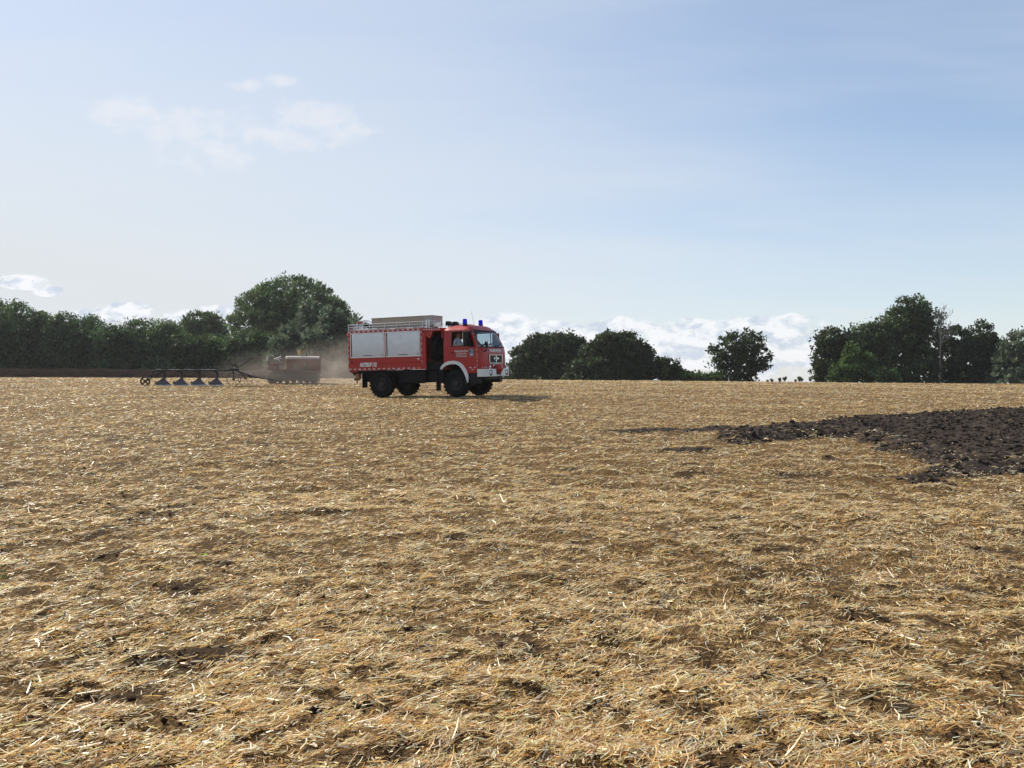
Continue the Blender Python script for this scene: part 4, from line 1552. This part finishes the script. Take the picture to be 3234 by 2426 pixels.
b = MB()
b.span((gx_ - .004, -.26, 1.235), (gx_ + .012, .26, 1.335))
pl_ = b.build('number_plate', M['white'], truck, 0.004)
text_mesh('PLÖ 2421', .095, face_front(gx_ + .014, .0, 1.285), pl_, M['black'], 0.002, xs=.95)

# bumper with slanted corners, lamps let in, red winch cover in the middle
b = MB()
prof = [(1.02, -1.21), (1.10, -1.215), (1.395, -1.02), (1.41, -.9), (1.41, -.24), (1.34, -.24), (1.34, .24), (1.41, .24), (1.41, .9), (1.395, 1.02), (1.10, 1.215), (1.02, 1.21), (1.02, 1.15), (1.25, .95), (1.25, -.95), (1.02, -1.15)]
b.prism(prof, .82, 1.13, 'xy')
bu = b.build('bumper', M['white'], truck, 0.012)
for y in (-.76, .76):
    b = MB()
    b.lathe([(.115, .0), (.115, .012), (.085, .012), (.08, -.04), (0, -.05)], (1.412, y, .97), 'x', 24)
    hl_ = b.build('headlight', M['black'], bu, smooth=.6)
    b = MB()
    b.lathe([(.082, .005), (.06, .014), (0, .018)], (1.408, y, .97), 'x', 20)
    b.build('lens', M['chrome'], hl_, smooth=.8)
b = MB()
b.span((1.342, -.235, .90), (1.40, .235, 1.06))
b.build('bumper_recess', M['black'], bu, 0.01)
b = MB()
b.lathe([(0, -.2), (.10, -.19), (.165, -.1), (.18, 0), (.165, .1), (.10, .19), (0, .2)], (1.40, 0, 1.14), 'y', 20)
b.prism([(1.30, 1.10), (1.54, 1.14), (1.48, .98), (1.34, .94)], -.12, .12)
b.build('winch_cover', M['red'], truck, 0.012, smooth=.7)
for y in (-.62, .95):
    b = MB()
    b.tube([(1.30, y, 1.12), (1.30, y, 1.2)], .03, 8).lathe([(0, .05), (.05, .04), (.055, 0), (.05, -.04), (0, -.05)], (1.30, y, 1.22), 'x', 12)
    b.build('bumper_lamp', M['chrome'], bu)
b = MB()
for y in (-.85, -.6, .6, .95):
    b.tube([(1.25, y, .84), (1.27, y, .72)], .022, 6)
b.span((1.15, -.8, .70), (1.2, .8, .80)).tube([(1.22, -.8, .75), (1.22, .3, .75)], .025, 6).tube([(1.2, .45, .82), (1.22, .45, .62)], .03, 6)
b.build('tow_eye', M['iron'], truck, 0.004)

# mirrors
for s in (-1, 1):
    b = MB()
    b.box((.64, s * 1.38, 2.35), (.14, .40, .60), Matrix.Rotation(s * -.12, 3, 'Z'))
    mr = b.build('mirror', M['black'], truck, 0.04)
    MB().tube([(.83, s * 1.13, 2.62), (.78, s * 1.38, 2.68), (.70, s * 1.40, 2.6)], .013, 6).build('mirror_arm', M['black'], mr)
    MB().tube([(.98, s * 1.15, 2.06), (.80, s * 1.36, 2.03), (.70, s * 1.40, 2.1)], .013, 6).build('mirror_arm', M['black'], mr)
    b = MB()
    b.box((.565, s * 1.39, 2.35), (.008, .34, .52), Matrix.Rotation(s * -.12, 3, 'Z'))
    b.build('mirror_glass', M['chrome'], mr)
# round front mirror on a stalk
b = MB()
b.lathe([(0, -.15), (.07, -.13), (.12, -.07), (.135, 0), (.125, .012)], (0, 0, 0), 'x', 20)
me_ = b.mesh('front_mirror', smooth=.8)
rotm = Matrix.Translation((1.42, -.98, 2.14)) @ Matrix.Rotation(R(15), 4, 'Z')
me_.transform(rotm)
fm = link('front_mirror', me_, M['black'], truck)
b = MB()
b.lathe([(.122, .012), (.07, .02), (0, .024)], (0, 0, 0), 'x', 20)
me_ = b.mesh('front_mirror_glass', smooth=.8)
me_.transform(rotm)
link('front_mirror_glass', me_, M['chrome'], fm)
b = MB()
b.tube([(1.36, -.98, 2.05), (1.36, -.98, 1.9), (1.24, -.93, 1.84)], .03, 6)
b.build('front_mirror_stalk', M['black'], fm)

# beacons, antenna, hatch, work lights
def beacon(x, y, z, sc=1.0):
    b = MB()
    b.lathe([(0, 0), (.11 * sc, 0), (.10 * sc, .05 * sc), (.085 * sc, .08 * sc)], (x, y, z), 'z', 18)
    b.tube([(x, y, z - .08), (x, y, z)], .05 * sc, 8)
    o = b.build('beacon', M['black'], truck, smooth=.6)
    b = MB()
    b.lathe([(.092 * sc, .075 * sc), (.086 * sc, .25 * sc), (.072 * sc, .275 * sc), (0, .28 * sc)], (x, y, z), 'z', 18)
    b.build('beacon_lens', M['blue_lens'], o, smooth=.6)


beacon(.30, -.80, 2.90, 1.05)
beacon(.22, .78, 2.93, 1.05)
beacon(-.42, .45, 2.94, .62)
b = MB()
b.tube([(.12, .42, 2.93), (.05, .40, 3.25), (-.02, .38, 3.62)], [.006, .005, .004], 5)
b.build('antenna', M['black'], truck)
b = MB()
b.box((-.05, 0, 2.985), (.5, .55, .03))
b.build('roof_hatch', M['red'], truck, 0.01)
for (x, y) in ((-.50, -.72), (-.42, -.28)):
    b = MB()
    b.prism([(x - .09, 2.95), (x - .07, 3.13), (x + .06, 3.13), (x + .13, 2.99), (x + .10, 2.93)], y - .14, y + .14)
    b.span((x - .02, y - .02, 2.80), (x + .02, y + .02, 2.95))
    b.build('work_light', M['black'], truck, 0.012)

# ------------------------------------------------------------------ load on the roof rack
def truck_local(x, y, z):
    return TRUCK_M @ Matrix.Translation((x, y, z))


crate = empty('roof_box', 'long beige storage box lying on the fire engine roof rack', 'box', None, truck_local(-2.76, -.35, 2.99))
b = MB()
b.box((0, 0, .20), (3.02, .86, .40))
b.build('box_body', M['crate'], crate, 0.008)
b = MB()
b.box((0, 0, .415), (3.06, .90, .03))
b.build('lid', M['crate'], crate, 0.006)
b = MB()
b.box((1.30, -.437, .2), (.42, .012, .38)).box((1.517, 0, .2), (.012, .84, .38))
b.build('end_panel', M['crate_end'], crate, 0.003)
for x in (-1.2, -.3, .6, 1.25):
    MB().box((x, 0, -.045), (.10, .80, .09)).build('bearer', M['black'], crate)
for x in (-1.1, 0, .95):
    MB().box((x, -.445, .37), (.06, .02, .08)).build('latch', M['crate'], crate)

wl = empty('portable_floodlight', 'silver and black floodlight frame strapped at the roof rack tail', 'floodlight', None, truck_local(-4.72, -.55, 2.905))
b = MB()
b.tube([(-.34, -.2, 0), (-.34, -.2, .34), (-.28, -.2, .42), (.02, -.2, .44), (.30, -.2, .26), (.34, -.2, 0)], .018, 6)
b.tube([(-.34, .2, 0), (-.34, .2, .34), (-.28, .2, .42), (.02, .2, .44), (.30, .2, .26), (.34, .2, 0)], .018, 6)
for x, z in ((-.34, .2), (-.28, .42), (.02, .44), (.30, .26)):
    b.tube([(x, -.2, z), (x, .2, z)], .015, 6)
b.build('frame', M['alu'], wl)
b = MB()
b.box((.12, 0, .22), (.34, .30, .16), Matrix.Rotation(.5, 3, 'Y'))
b.build('lamp_head', M['black'], wl, 0.02)
b = MB()
b.box((-.16, 0, .09), (.26, .34, .16))
b.build('ballast', M['alu'], wl, 0.02)
b = MB()
b.box((-.30, 0, .38), (.08, .3, .08))
b.build('handle_grip', M['orange'], wl, 0.015)


# ------------------------------------------------------------------ people in the cab
def person(label, M4, mats, head_yaw, arm_r, arm_l, cap):
    """seated figure, hips at the origin, facing +x; one continuous skin"""
    pts, edges, rad = [], [], []

    def P(p, r_, par=None):
        pts.append(tuple(p))
        rad.append(r_ if hasattr(r_, '__len__') else (r_, r_))
        if par is not None:
            edges.append((par, len(pts) - 1))
        return len(pts) - 1
    hip = P((0, 0, 0), (.13, .17))
    waist = P((-.04, 0, .18), (.11, .155), hip)
    chest = P((-.05, 0, .36), (.12, .18), waist)
    top = P((-.04, 0, .47), (.09, .13), chest)
    neck = P((-.02, 0, .54), .056, top)
    jaw = P((.01, 0, .605), (.072, .060), neck)
    mid = P((.0, 0, .675), (.100, .078), jaw)
    crown = P((-.01, 0, .745), (.085, .068), mid)
    cy, sy_ = math.cos(head_yaw), math.sin(head_yaw)
    nose = P((.115 * cy, .115 * sy_, .655), .014, mid)
    for e in (-1, 1):
        P((-.005 * cy - e * .088 * sy_, e * .088 * cy - .005 * sy_, .665), .015, mid)
    for s, arm in ((-1, arm_r), (1, arm_l)):
        sh = P((-.04, s * .19, .43), .062, chest)
        el = P(arm[0], .045, sh)
        fa = P(tuple((np.array(arm[0]) * .4 + np.array(arm[1]) * .6)), .038, el)
        wr = P(arm[1], .028, fa)
        d = np.array(arm[1]) - np.array(arm[0])
        d = d / np.linalg.norm(d)
        sdv = np.cross(d, (0, 0, 1.0))
        sdv = sdv / np.linalg.norm(sdv)
        pa = P(np.array(arm[1]) + d * .06, (.016, .038), wr)
        dn = np.array((0, 0, -1.0))
        for f, (o_, l_) in enumerate(((-.030, .070), (-.010, .080), (.011, .074), (.031, .058))):
            k1 = P(np.array(arm[1]) + d * .095 + sdv * o_, .0095, pa)
            k2 = P(np.array(arm[1]) + d * (.095 + l_ * .5) + sdv * o_ * 1.1 + dn * .012, .0085, k1)
            P(np.array(arm[1]) + d * (.095 + l_ * .78) + sdv * o_ * 1.1 + dn * .04, .0075, k2)
        t1 = P(np.array(arm[1]) + d * .04 - sdv * s * .045 + dn * .008, .0105, pa)
        P(np.array(arm[1]) + d * .085 - sdv * s * .060 + dn * .028, .0085, t1)
    for s in (-1, 1):
        th = P((.10, s * .10, -.01), .085, hip)
        kn = P((.46, s * .12, .02), .062, th)
        an = P((.50, s * .12, -.36), .042, kn)
        P((.64, s * .13, -.40), (.035, .045), an)
    me = bpy.data.meshes.new('person')
    me.from_pydata(pts, edges, [])
    ob = bpy.data.objects.new('person_tmp', me)
    COL.objects.link(ob)
    ob.modifiers.new('skin', 'SKIN')
    sub = ob.modifiers.new('sub', 'SUBSURF')
    sub.levels = 2
    lay = me.skin_vertices[0].data
    for k, r_ in enumerate(rad):
        lay[k].radius = r_
        lay[k].use_root = (k == 0)
    dg = bpy.context.evaluated_depsgraph_get()
    fin = bpy.data.meshes.new_from_object(ob.evaluated_get(dg))
    bpy.data.objects.remove(ob)
    fin.materials.clear()
    for m_ in mats:
        fin.materials.append(m_)
    for f in fin.polygons:
        c = f.center
        f.use_smooth = True
        if c.z > .515:
            f.material_index = 0
        elif c.z < .03 and c.x > -.2 or (c.z < .09 and abs(c.y) < .2 and c.x > .12):
            f.material_index = 2
        else:
            arm = arm_r if c.y < 0 else arm_l
            d0 = np.linalg.norm(np.array(c[:]) - np.array(arm[1]))
            d1 = np.linalg.norm(np.array(c[:]) - np.array(arm[0]))
            d2 = np.linalg.norm(np.array(c[:]) - np.array((-.04, -.19 if c.y < 0 else .19, .43)))
            f.material_index = 0 if (d0 < .19 or d1 < .10 and d1 < d2) and abs(c.y) > .14 or d0 < .16 else 1
    fin.name = 'person'
    o = bpy.data.objects.new('person', fin)
    COL.objects.link(o)
    o.matrix_world = M4
    tag(o, label, 'person')
    b = MB()
    if cap:
        b.lathe([(.098, .0), (.103, .03), (.09, .075), (.05, .10), (0, .108)], (-.005, 0, .705), 'z', 18)
        b.prism([(.07, -.075), (.07, .075), (.16, .055), (.185, 0), (.16, -.055)], .71, .722, 'xy')
        h_ = b.build('cap', M['cap'], o, smooth=.9)
    b = MB()
    b.lathe([(.092, -.04), (.100, .0), (.100, .03), (.085, .08), (.05, .10), (0, .106)] if not cap else [(.09, -.045), (.097, -.02), (.096, .02)], (-.022, 0, .69), 'z', 16)
    b.build('hair', M['hair'], o, smooth=.9)
    for e in (-1, 1):
        b = MB()
        b.lathe([(0, -.012), (.010, -.007), (.012, 0), (.010, .007), (0, .012)], (.088 * cy - e * .034 * sy_, e * .034 * cy + .088 * sy_, .685), 'z', 8)
        b.build('eye', M['black'], o)
    b = MB()
    b.box((.088 * cy, .088 * sy_, .622), (.012, .045, .010))
    b.build('mouth', M['rust'], o)
    return o


person('person in pale shirt and cap resting an arm on the open cab window', truck_local(-.08, -.68, 1.92), (M['skin'], M['shirt'], M['trousers']), -.25,
       ((-.02, -.40, .185), (.26, -.44, .185)), ((.05, .30, .18), (.30, .20, .12)), True)
person('person in dark shirt steering behind the windscreen', truck_local(.02, .62, 1.94), (M['skin'], M['dark_shirt'], M['trousers']), 0.0,
       ((.14, -.27, .20), (.42, -.19, .22)), ((.14, .27, .20), (.42, .19, .22)), False)
# ------------------------------------------------------------------ crawler tractor and its plough
TR = on_ground(925, 1213)
HEAD = R(17)


def stand(px, py, yaw, P=None):
    P = on_ground(px, py) if P is None else P
    f = np.array([math.cos(yaw), math.sin(yaw)])
    l = np.array([-f[1], f[0]])
    dz_f = float(height(P[0] + f[0], P[1] + f[1]) - height(P[0] - f[0], P[1] - f[1])) / 2
    dz_l = float(height(P[0] + l[0], P[1] + l[1]) - height(P[0] - l[0], P[1] - l[1])) / 2
    F = Vector((f[0], f[1], dz_f)).normalized()
    L = Vector((l[0], l[1], dz_l)).normalized()
    U = F.cross(L).normalized()
    L = U.cross(F)
    z = float(height(P[0], P[1]))
    return Matrix(((F.x, L.x, U.x, P[0]), (F.y, L.y, U.y, P[1]), (F.z, L.z, U.z, z), (0, 0, 0, 1)))


tm = stand(0, 0, HEAD, TR + np.array([-0.15, 0.6, 0]))
tractor = empty('crawler_tractor', 'dusty rust-red crawler tractor pulling the plough', 'tractor', None, tm)
b = MB()
b.prism([(-.40, 1.14), (-.40, 1.46), (-.32, 1.53), (1.42, 1.52), (1.45, 1.44), (1.45, .62), (-.35, .62), (-.42, .8)], -.40, .40)
hood = b.build('bonnet', M['rust'], tractor, 0.03)
for s in (-1, 1):
    b = MB()
    b.prism([(s * .42, 1.455), (s * .28, 1.575), (s * .0, 1.60), (s * .0, 1.57), (s * .27, 1.545), (s * .40, 1.43)], -.42, 1.48, 'yz')
    b.build('bonnet_top', M['rust_bright'], hood, 0.006)
b = MB()
b.span((1.45, -.42, .60), (1.53, .42, 1.55))
b.build('radiator', M['rust'], tractor, 0.02)
b = MB()
for k in range(9):
    b.span((1.53, -.36, .68 + k * .09), (1.545, .36, .72 + k * .09))
tag(b.build('radiator_slats', M['track'], tractor), kind='stuff')
b = MB()
b.lathe([(.05, 0), (.05, .18), (.08, .2), (.10, .26), (.09, .3), (.055, .33), (.05, .36), (.10, .37), (.10, .40), (0, .42)], (.35, .12, 1.54), 'z', 16)
b.build('air_cleaner', M['yellow'], tractor, smooth=.6)
b = MB()
b.tube([(.75, -.15, 1.5), (.75, -.15, 1.78)], .035, 8)
b.build('exhaust_pipe', M['iron'], tractor)
for x, z in ((.10, 1.02), (.62, 1.10)):
    b = MB()
    b.lathe([(0, -.05), (.10, -.05), (.12, 0), (.10, .04), (0, .04)], (x, -.43, z), 'y', 14)
    b.build('engine_cover', M['steel'], tractor, smooth=.6)
b = MB()
b.span((.0, -.47, .92), (.16, -.40, 1.0)).tube([(-.2, -.45, .86), (1.3, -.45, .9)], .025, 6)
b.build('fuel_line', M['steel'], tractor)
# driver's place
b = MB()
b.span((-1.25, -.55, .74), (-.40, .55, .84))
b.build('platform', M['rust'], tractor, 0.015)
b = MB()
b.prism([(-1.33, .86), (-1.47, 1.52), (-1.40, 1.55), (-1.18, .92)], -.55, .55)
b.build('seat_back', M['rust'], tractor, 0.02)
b = MB()
b.prism([(-1.485, 1.30), (-1.475, 1.56), (-1.37, 1.575), (-1.41, 1.30)], -.56, .56)
b.build('back_rail', M['rust_bright'], tractor, 0.008)
b = MB()
b.span((-1.25, -.40, .98), (-.85, .40, 1.12))
b.build('seat', M['seat'], tractor, 0.03)
for s in (-1, 1):
    b = MB()
    b.span((-1.15, s * .56 - .06, 1.12), (-.55, s * .56 + .06, 1.17)).span((-.95, s * .56 - .05, .78), (-.78, s * .56 + .05, 1.12))
    b.build('armrest', M['rust'], tractor, 0.01)
    b = MB()
    b.prism([(-1.42, .80), (-1.35, 1.0), (-1.05, 1.22), (-1.05, .80)], s * .62, s * .60)
    b.build('side_guard', M['rust'], tractor)
b = MB()
b.box((-.86, -.12, 1.50), (.42, .16, .05), Matrix.Rotation(-.40, 3, 'Y')).box((-.80, -.12, 1.42), (.30, .14, .04), Matrix.Rotation(-.40, 3, 'Y'))
b.tube([(-.85, -.12, 1.5), (-.70, -.12, 1.2), (-.62, -.12, .85)], .022, 6)
b.build('instrument_stand', M['alu'], tractor, 0.008)
for y, dx_ in ((-.2, 0), (-.05, -.06), (.14, .03)):
    b = MB()
    b.tube([(-.55, y, .84), (-.66 + dx_, y, 1.12), (-.74 + dx_, y, 1.42)], .014, 6).lathe([(0, -.03), (.03, 0), (0, .03)], (-.74 + dx_, y, 1.43), 'z', 8)
    b.build('lever', M['steel'], tractor)


def track_path(n):
    """closed loop of the track in x-z"""
    P = []
    r0, r1, xa, xb = .36, .34, -1.08, 1.12
    per = 2 * (xb - xa) + math.pi * (r0 + r1)
    for k in range(n):
        d = per * k / n
        L1 = xb - xa
        if d < L1:
            P.append((xa + d, 0.0, 0))
        elif d < L1 + math.pi * r1:
            a = (d - L1) / r1
            P.append((xb + math.sin(a) * r1, r1 - math.cos(a) * r1, -a))
        elif d < 2 * L1 + math.pi * r1:
            q = d - L1 - math.pi * r1
            P.append((xb - q, 2 * r1 + (2 * r0 - 2 * r1) * q / L1, math.pi))
        else:
            a = (d - 2 * L1 - math.pi * r1) / r0
            P.append((xa - math.sin(a) * r0, r0 + math.cos(a) * r0, math.pi - a))
    return P


for s in (-1, 1):
    y = s * .74
    b = MB()
    for (x, z, a) in track_path(38):
        rot = Matrix.Rotation(a, 3, 'Y')
        b.box((x, y, z + .0), (.165, .36, .03), rot)
        b.box(Vector((x, y, z)) + rot @ Vector((0, 0, -.025)), (.028, .36, .05), rot)
    tk = b.build('track', M['track'], tractor)
    tk['kind'] = 'stuff'
    for (x, z, a) in [p for p in track_path(38) if p[0] < -1.14 and p[1] > .12]:
        rot = Matrix.Rotation(a, 3, 'Y')
        b = MB()
        b.box(Vector((x, y, z)) + rot @ Vector((0, 0, -.045)), (.09, .30, .02), rot)
        b.build('track_shoe', M['shoe'], tk)
    for (x, z, r_) in ((-1.08, .36, .31), (1.12, .34, .29)):
        b = MB()
        b.lathe([(r_, -.07), (r_, .07), (r_ * .8, .09), (.1, .1), (0, .1), (0, -.1), (.1, -.1), (r_ * .8, -.09)], (x, y, z), 'y', 22, True)
        b.build('sprocket' if x < 0 else 'idler_wheel', M['track'], tractor, smooth=.6)
    for k in range(5):
        b = MB()
        b.lathe([(0, -.12), (.10, -.12), (.12, -.08), (.12, .08), (.10, .12), (0, .12)], (-.72 + k * .37, y, .14), 'y', 14)
        b.build('track_roller', M['track'], tractor, smooth=.6)
    b = MB()
    b.prism([(-1.0, .20), (-1.05, .52), (-.8, .64), (.9, .62), (1.10, .42), (1.0, .18)], y - .15, y + .15)
    b.build('track_frame', M['track'], tractor, 0.02)
b = MB()
b.span((-1.2, -.5, .28), (1.3, .5, .74))
b.build('gear_case', M['rust'], tractor, 0.03)
b = MB()
b.tube([(-1.2, 0, .34), (-1.75, 0, .30)], .035, 6).span((-1.78, -.06, .26), (-1.70, .06, .34))
b.build('drawbar', M['steel'], tractor)

# ---- plough (x forward along the direction of travel)
PM = stand(0, 0, HEAD - R(6), on_ground(600, 1219))
plough = empty('plough', 'old trailed four-furrow plough with spoked wheels behind the tractor', 'plough', None, PM)
pk = 1.0
x0 = -2.75                      # rear of the beam
BEAMZ = .82
b = MB()
b.span((-1.75, .10, BEAMZ - .04), (2.35, .18, BEAMZ + .04)).span((-.9, -.32, BEAMZ - .03), (2.35, -.26, BEAMZ + .03))
for x in (-.85, 0, .9, 1.6, 2.25):
    b.span((x - .03, -.29, BEAMZ - .03), (x + .03, .14, BEAMZ + .03))
b.build('beam', M['iron'], plough, 0.006)
b = MB()
for (a, c) in ((-1.70, -1.45), (-1.1, -.55), (-.30, .20), (.55, 1.25)):
    b.span((a, .06, BEAMZ + .041), (c, .17, BEAMZ + .056))
tag(b.build('beam_top_strip', M['share'], plough), kind='stuff')
for k in range(4):
    x = -1.32 + k * .88
    b = MB()
    b.tube([(x - .20, .02, BEAMZ), (x - .04, .02, BEAMZ - .03), (x + .06, .02, BEAMZ - .15), (x + .07, .02, .45), (x + .03, .02, .28)], [.05, .06, .06, .055, .06], 8)
    b.build('shank', M['iron'], plough, smooth=1.0)
    b = MB()
    # curved mouldboard: rows from share edge up to the top
    rows_ = []
    for t_, xa, xb, z_, bow in ((0, -.30, .42, .04, .0), (.25, -.36, .32, .12, .03), (.5, -.24, .22, .22, .05), (.75, -.10, .13, .33, .05), (1, .0, .10, .44, .02)):
        rows_.append([(x + xa + (xb - xa) * q, -.06 - .22 * (1 - q) * (1 - t_ * .5) + bow, z_ + .04 * (1 - q) * (1 - t_)) for q in np.linspace(0, 1, 6)])
    b.grid(rows_)
    mo = b.build('mouldboard', M['mould'], plough, smooth=1.2, thick=.014)
    b = MB()
    b.prism([(x - .34, .055), (x + .30, .075), (x + .54, .02), (x + .40, .0), (x - .32, .015)], -.22, -.10)
    b.build('share', M['share'], mo, 0.006)
    b = MB()
    b.prism([(x - .40, .20), (x - .38, .25), (x - .16, .15), (x - .16, .06), (x - .38, .06)], -.02, .01)
    b.build('landside', M['iron'], mo)


def spoked_wheel(x, y, r_, n, mat, mat2):
    b = MB()
    b.lathe([(r_, -.05), (r_, .05), (r_ - .022, .05), (r_ - .022, -.05)], (x, y, r_), 'y', 32, True)
    o = b.build('wheel', M[mat], plough, smooth=.6)
    b = MB()
    b.lathe([(0, -.09), (.06, -.08), (.065, .08), (0, .09)], (x, y, r_), 'y', 12)
    b.build('hub', M[mat2], o, smooth=.6)
    for k in range(n):
        a = 2 * math.pi * k / n + .3
        b = MB()
        b.tube([(x + math.cos(a) * .05, y, r_ + math.sin(a) * .05), (x + math.cos(a) * (r_ - .01), y, r_ + math.sin(a) * (r_ - .01))], .011, 5)
        b.build('spoke', M[mat2], o)
    return o


spoked_wheel(2.28, -.48, .36, 9, 'iron', 'iron')
spoked_wheel(2.74, .50, .385, 9, 'rim_pale', 'rust')
# small solid rear wheel with four holes
b = MB()
R2, cx, cy_ = .245, -2.22, .05
b.lathe([(R2, -.05), (R2, .05), (R2 - .06, .05), (R2 - .06, -.05)], (cx, cy_, R2), 'y', 26, True)
rw_ = b.build('wheel', M['iron'], plough, smooth=.6)
b = MB()
b.lathe([(0, -.06), (.07, -.06), (.07, .06), (0, .06)], (cx, cy_, R2), 'y', 12)
for k in range(4):
    a = math.pi / 4 + k * math.pi / 2
    b.tube([(cx, cy_, R2), (cx + math.cos(a) * .2, cy_, R2 + math.sin(a) * .2)], .035, 6)
b.build('hub', M['iron'], rw_)
b = MB()
b.tube([(cx, cy_ - .08, R2), (cx + .28, cy_ - .08, R2 + .12), (-1.80, .05, .50), (-1.87, .12, .78), (-1.65, .13, BEAMZ)], [.022, .025, .035, .045, .04], 6)
b.tube([(-1.82, .10, .52), (-1.6, .12, .62), (-1.35, .12, BEAMZ - .05)], .035, 6)
b.build('rear_bracket', M['iron'], plough)
# front carriage, levers, rods
b = MB()
b.tube([(2.28, -.48, .36), (2.25, -.30, .62), (2.2, -.2, BEAMZ)], .03, 6).tube([(2.74, .5, .385), (2.6, .3, .62), (2.35, .12, BEAMZ)], .03, 6)
b.span((2.0, -.12, BEAMZ), (2.5, .2, BEAMZ + .10)).tube([(2.1, 0, .9), (2.16, 0, 1.08), (2.3, 0, 1.14), (2.42, 0, 1.0)], .035, 6)
b.build('front_carriage', M['iron'], plough)
for (p, q, mt) in (((2.45, .05, .95), (3.05, .05, 1.33), 'steel'), ((2.60, -.2, 1.28), (3.25, -.2, 1.56), 'steel'), ((2.35, .1, .95), (3.2, .1, 1.5), 'iron'), ((2.35, .0, 1.0), (2.22, 0, 1.75), 'iron'), ((2.30, .15, 1.02), (1.75, .15, 1.45), 'iron')):
    b = MB()
    b.tube([p, q], .022, 6)
    b.build('lever', M[mt], plough)
b = MB()
b.tube([(-1.3, .0, 1.08), (.4, .0, 1.09), (2.1, .0, 1.14)], .009, 5)
for x in (-1.3, -.2, 1.0):
    b.tube([(x, .02, BEAMZ), (x, .0, 1.08)], .012, 5)
b.build('trip_rod', M['iron'], plough)
b = MB()
b.tube([(2.4, .05, BEAMZ - .05), (3.0, .1, .55), (3.6, .12, .40), (4.25, .15, .30)], .035, 6).tube([(2.5, -.2, .6), (3.6, .05, .40)], .025, 6)
b.build('drawbar', M['iron'], plough)

# ------------------------------------------------------------------ dust hanging round tractor and behind the fire engine
def dust(name, label, c, r_, dens, seed, aniso=0.0):
    me = bpy.data.meshes.new(name)
    bm = bmesh.new()
    bmesh.ops.create_icosphere(bm, subdivisions=3, radius=1.0)
    bm.to_mesh(me)
    bm.free()
    m, n, out = material(name)
    pv = n.new('ShaderNodeVolumePrincipled')
    pv.inputs['Color'].default_value = (0.80, 0.70, 0.60, 1)
    pv.inputs['Anisotropy'].default_value = aniso
    t = n.new('ShaderNodeTexCoord').outputs['Object']
    off = n.v('ADD', t, (seed * 3.1, seed * 1.7, seed))
    fall = n.smooth(n.m('SUBTRACT', 1.0, n.v('LENGTH', t)), 0.0, 0.75)
    puff = n.smooth(n.noise(off, 2.1, 4, 0.6, 0.5), 0.32, 0.72)
    n.put(pv.inputs['Density'], n.m('MULTIPLY', n.m('MULTIPLY', fall, puff), dens))
    m.node_tree.links.new(pv.outputs[0], out.inputs['Volume'])
    o = link(name, me, m)
    o.location = c
    o.scale = r_
    return tag(o, label, 'dust', kind='stuff')


def dpt(px, py, D):
    return tuple(at_distance(px, py, D))


dust('dust_cloud', 'brown dust hanging round the crawler tractor', dpt(930, 1188, 44.0), (5.6, 3.4, 2.0), 0.17, 1)
dust('dust_cloud', 'dense brown dust between tractor and fire engine tail', dpt(1090, 1165, 47.5), (3.8, 3.2, 2.4), 0.24, 2)

# ------------------------------------------------------------------ summer haze: one even box of air round camera, ground and trees
me = bpy.data.meshes.new('haze')
bm = bmesh.new()
bmesh.ops.create_cube(bm, size=1.0)
bm.to_mesh(me)
bm.free()
m, n, out = material('haze')
pv = n.new('ShaderNodeVolumePrincipled')
pv.inputs['Color'].default_value = (0.90, 0.93, 1.0, 1)
pv.inputs['Density'].default_value = 0.00022
pv.inputs['Anisotropy'].default_value = 0.3
m.node_tree.links.new(pv.outputs[0], out.inputs['Volume'])
hz_o = link('haze', me, m)
HZ_LO, HZ_HI = float(GZ.min()) - 1.0, 24.0
hz_o.scale = (1900, 1900, HZ_HI - HZ_LO)
hz_o.location = (0, 0, (HZ_HI + HZ_LO) / 2)
tag(hz_o, 'thin summer haze over the field and trees', 'haze', kind='stuff')
